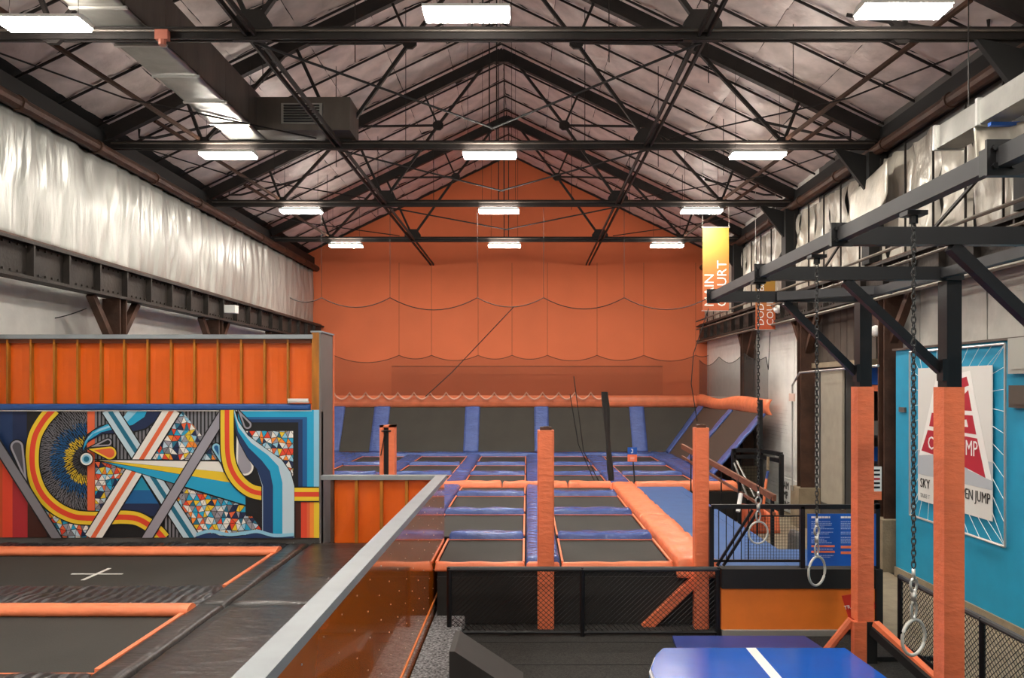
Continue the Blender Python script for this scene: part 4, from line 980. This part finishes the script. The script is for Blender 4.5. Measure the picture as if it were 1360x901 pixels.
# gathered net
m_ = MB()
def gn(u, v):
    a = u*2*math.pi; z = -.2-2.75*v; y = 24.1; r = (.085+.015*math.sin(v*9)-.02*v)*(1+.25*math.sin(a*5+v*8)); return V(X_(803,24.1)+.2*v+r*math.cos(a), y+r*math.sin(a), z)
m_.grid(gn, 20, 30); tag(m_.build('gathered_net', mat('net_bundle', '2c2a28', .9), smooth=True), 'dark safety net gathered into an upright bundle at the orange lane corner', 'net')
for k, pts_ in enumerate(([P(757,524,24.2),P(768,590,24.2),P(790,641,24.2)], [P(941,410,24),P(921,470,24),P(918,510,24),P(926,560,24)], [P(683,407,24.1),P(600,495,24.1),P(565,527,24.1)], [P(762,500,24.3),P(775,600,24.1),P(796,641,24.1)])):
    tag(MB().path([Vector(p) for p in pts_], .014, 5).build('rope', black), ['slack dark rope left of the gathered net', 'bowed dark cable at the right edge of the high net', 'dark rope slanting across the orange wall', 'second slack rope beside the gathered net'][k], 'rope')
t = thing('pole_sign', 'small blue and orange sign on a thin black pole behind the orange lane', 'sign', P(843, 643, 23.8))
child(MB().tube(P(843,643,23.8), P(841,613,23.8), .02, 6), 'pole', blackm, t)
a = P(833.5,594.5,23.75); b_ = P(846,613.5,23.75)
child(MB().box(a.x, b_.x, 23.74, 23.76, (a.z+b_.z)/2, a.z), 'blue_plate', signblue, t); child(MB().box(a.x, b_.x, 23.74, 23.76, b_.z, (a.z+b_.z)/2), 'orange_plate', orangepost, t)
child(text_mb('3', .18, (a.x+.09, 23.735, a.z-.17), (1,0,0), (0,0,1)), 'numeral', whitem, t)
for k in range(3): child(MB().box(a.x+.08, b_.x-.08, 23.735, 23.74, b_.z+.05+k*.04, b_.z+.06+k*.04), 'text_line', whitem, t)
# left side net glimpse
t = thing('safety_net', 'dark net corner hanging before the white wall above the left partition', 'net', P(60, 440, 17), 'safety nets')
n = 14; tl = [P(20+95*i/n, 421+8*math.sin(i/n*math.pi)-11*i/n, 17) for i in range(n+1)]
m_ = MB(); m_.add(tl+[V(p.x, p.y, .6) for p in tl], [(i, i+1, n+2+i, n+1+i) for i in range(n)]); child(m_, 'netting', netmat('net_faint', '3c3b38', .1), t)
child(MB().path(tl, .012, 5), 'edge_rope', black, t)
m_ = MB().prism([P(20,421,17), P(24,434,17), P(31,445,17), P(34,460,17), P(20,460,17)], (0,.04,0)); child(m_, 'bunched_net', mat('net_bundle2', '2c2a28', .9), t)
# ================================================================== BANNERS
def banner(px0, px1, py0, py1, D, top, bot, words, label, sz):
    a, b_ = P(px0, py0, D), P(px1, py1, D)
    t = thing('hanging_banner', label, 'banner', (a.x, D, b_.z), 'hanging banners')
    zc = a.z-b_.z
    cl = child(MB().box(a.x, b_.x, D-.01, D+.01, b_.z, a.z), 'cloth', gradmat('banner_grad', top, bot, zc*.15, zc*.75), t)
    child(MB().tube((a.x-.03, D, a.z), (b_.x+.03, D, a.z), .02, 6), 'top_rod', chrome, t)
    child(MB().tube((a.x-.03, D, b_.z), (b_.x+.03, D, b_.z), .015, 6), 'bottom_rod', chrome, t)
    for x in (a.x, b_.x): child(MB().tube((x, D, a.z), (x, D, roofz(x)-.1), .006, 4), 'hanging_wire', mat('pale_wire', 'c8c4bc', .4), t)
    for k, w_ in enumerate(words): child(text_mb(w_, sz, (a.x+(b_.x-a.x)*(.42+.48*k), D-.012, b_.z+.12), (0,0,1), (-1,0,0)), 'lettering', whitem, cl)
banner(933, 968, 302, 413, 24.6, '9c7426', 'b85c36', ('MAIN', 'COURT'), 'tall yellow to orange banner reading MAIN COURT', .42)
banner(1003.5, 1029.5, 355, 438, 24.6, '9c7426', 'b8522c', ('DODGEBALL', 'COURT'), 'narrow banner reading DODGEBALL COURT partly behind the rig', .30)
# ================================================================== POSTER ON BLUE WALL
xw = 7.69
py0_, py1_, pz0, pz1 = 13.0, 15.46, -2.24, .33
t = thing('jump_poster', 'white poster with a red jump logo laced into a pipe frame on the blue wall', 'poster', (7.65, 14.2, -2.24))
sheet = child(MB().box(xw-.045, xw-.03, py0_, py1_, pz0, pz1), 'poster_sheet', mat('poster_white', 'd6d5d0', .6, bump=.15, bscale=2), t)
fy0, fy1, fz0, fz1 = 12.62, 15.76, -2.58, .66
for p, q in (((fy0,fz0),(fy1,fz0)),((fy1,fz0),(fy1,fz1)),((fy1,fz1),(fy0,fz1)),((fy0,fz1),(fy0,fz0))): child(MB().tube((xw-.06,p[0],p[1]),(xw-.06,q[0],q[1]), .022, 6), 'frame_pipe', chrome, t)
for k in range(10):
    s = k/9; s2 = (k+.5)/9
    for (a_, b_) in (((fy0+(fy1-fy0)*s, fz1),(py0_+(py1_-py0_)*min(1,s2), pz1)), ((fy0+(fy1-fy0)*s, fz0),(py0_+(py1_-py0_)*min(1,s2), pz0)), ((fy0, fz0+(fz1-fz0)*s),(py0_, pz0+(pz1-pz0)*min(1,s2))), ((fy1, fz0+(fz1-fz0)*s),(py1_, pz0+(pz1-pz0)*min(1,s2)))):
        child(MB().tube((xw-.06,a_[0],a_[1]),(xw-.04,b_[0],b_[1]), .005, 4), 'lace', whitem, t)
W_, H_ = py1_-py0_, pz1-pz0
def q(u, v, o=0): return V(xw-.047-o, py1_-u*W_, pz1-v*H_)    # u,v from top-left of the poster
def shape(pts, m2, n_, o=0): child(MB().prism([q(u, v, o) for u, v in pts], (-.002,0,0)), n_, m2, sheet)
shape([(0,.62),(1,.62),(1,.8),(0,.8)], greywash, 'grey_band')
shape([(.28,.08),(.74,.03),(1.0,.74),(.72,.70),(.6,.6),(.02,.66)], whitem, 'logo_outline', .002)
shape([(.40,.11),(.54,.09),(.55,.20),(.37,.22)], redm, 'logo_block', .004)
shape([(.57,.09),(.70,.07),(.73,.13),(.57,.16)], redm, 'logo_block', .004)
shape([(.57,.25),(.72,.16),(.765,.30),(.60,.30)], redm, 'logo_block', .004)
shape([(.60,.33),(.775,.33),(.82,.455),(.62,.45),(.62,.41),(.72,.41),(.70,.36),(.60,.37)], redm, 'logo_block', .004)
shape([(.22,.33),(.50,.34),(.50,.44),(.18,.43)], redm, 'logo_block', .004)
shape([(.16,.46),(.55,.47),(.55,.66),(.06,.62)], redm, 'logo_block', .004)
shape([(.57,.47),(.83,.48),(.93,.73),(.60,.67)], redm, 'logo_block', .004)
child(text_mb('O', .36, q(.16,.60,.008), (0,-1,0), (0,0,1)), 'logo_letter', whitem, sheet)
child(text_mb('JUMP', .38, q(.84,.60,.008), (0,-.78,0), (0,0,1), align='RIGHT'), 'logo_letter', whitem, sheet)
child(text_mb('SKY', .25, q(.04,.895,.004), (0,-.85,0), (0,0,1)), 'lettering', black, sheet)
child(text_mb('OPEN JUMP', .26, q(.985,.895,.004), (0,-.76,0), (0,0,1), align='RIGHT'), 'lettering', black, sheet)
child(text_mb('TAKE T', .11, q(.04,.97,.004), (0,-1,0), (0,0,1)), 'lettering', mat('grey_print', '8a8a8a', .6), sheet)
tag(MB().box(7.6, 7.7, 11.9, 12.5, .18, .74).box(7.585,7.6,12.0,12.4,.25,.66).build('wall_box', mat('box_grey', '9c9c94', .5)), 'pale grey electrical box at the right edge of the frame on the blue wall', 'electrical box')
tag(MB().box(7.6, 7.7, 11.9, 12.48, -.35, .0).box(7.585,7.6,12.0,12.4,-.3,-.05).build('wall_box', mat('box_brown', '4c443c', .5)), 'dark brown box below the pale one at the right edge of the frame', 'electrical box')
tag(MB().box(7.66, 7.7, 16.05, 16.3, -.55, -.45).build('wall_socket', gpanel), 'small dark socket near the left edge of the blue wall', 'socket')
tag(MB().box(7.5, 7.62, 17.3, 17.8, -2.55, -1.9).box(7.48,7.5,17.35,17.75,-2.5,-1.95).build('breaker_box', mat('box_dark', '4e483f', .5)), 'dark breaker box on the column beside the blue wall', 'electrical box')
t = thing('notice_sign', 'small white notice with black and red print beyond the near rig post', 'sign', (7.3, 16.6, -2.3))
a, b_ = P(1160, 620, 16.7), P(1171, 653, 16.7)
child(MB().box(a.x-.15, b_.x, 16.7, 16.72, b_.z, a.z), 'board', whitem, t)
for k in range(5): child(MB().box(a.x-.1, b_.x-.04, 16.69, 16.7, a.z-.1-k*.09, a.z-.06-k*.09), 'text_line', black if k != 2 else redm, t)
child(MB().box(a.x-.15, b_.x, 16.7, 16.75, b_.z-.18, b_.z), 'orange_foot', orangepost, t)
child(MB().box(a.x-.05, a.x, 16.72, 16.76, -4, b_.z-.18), 'stand', blackm, t)
# small devices
def ball(c, r, name, m2, label, cat):
    m_ = MB(); m_.grid(lambda u, v: V(c[0]+r*math.sin(v*math.pi)*math.cos(u*2*math.pi), c[1]+r*math.sin(v*math.pi)*math.sin(u*2*math.pi), c[2]+r*math.cos(v*math.pi)), 16, 8)
    m_.bar((c[0], c[1], c[2]+r*.6), (c[0]+(.2 if c[0] > 0 else -.2), c[1], c[2]+r*1.2), .04, .04)
    return tag(m_.build(name, m2, smooth=True), label, cat)
ball(P(1163, 440, 17.5), .13, 'dome_camera', whitem, 'white dome camera on the column brace at the right', 'camera')
ball(P(1033, 411, 24.4)+V(0,0,0), .13, 'dome_camera', whitem, 'white globe fixture beside the narrow court banner', 'camera')
m_ = MB(); c = P(305, 411, 24.3); m_.box(c.x-.22, c.x+.22, c.y-.15, c.y+.15, c.z-.12, c.z+.12).box(c.x-.28, c.x-.2, c.y-.1, c.y+.1, c.z-.05, c.z+.18)
tag(m_.build('loudspeaker', whitem), 'small white loudspeaker fixed to the left girder', 'loudspeaker')
tag(MB().box(-5.75, -5.55, 12.2, 12.3, 5.35, 5.5).tube((-5.65,12.25,5.35),(-5.65,12.25,5.27), .06, 8).build('exit_beacon', mat('beacon', 'b06a58', .4)), 'small red and white alarm beacon under the nearest truss beside the duct', 'beacon')
for k in list(bpy.data.objects):
    if '_o' in k: del k['_o']
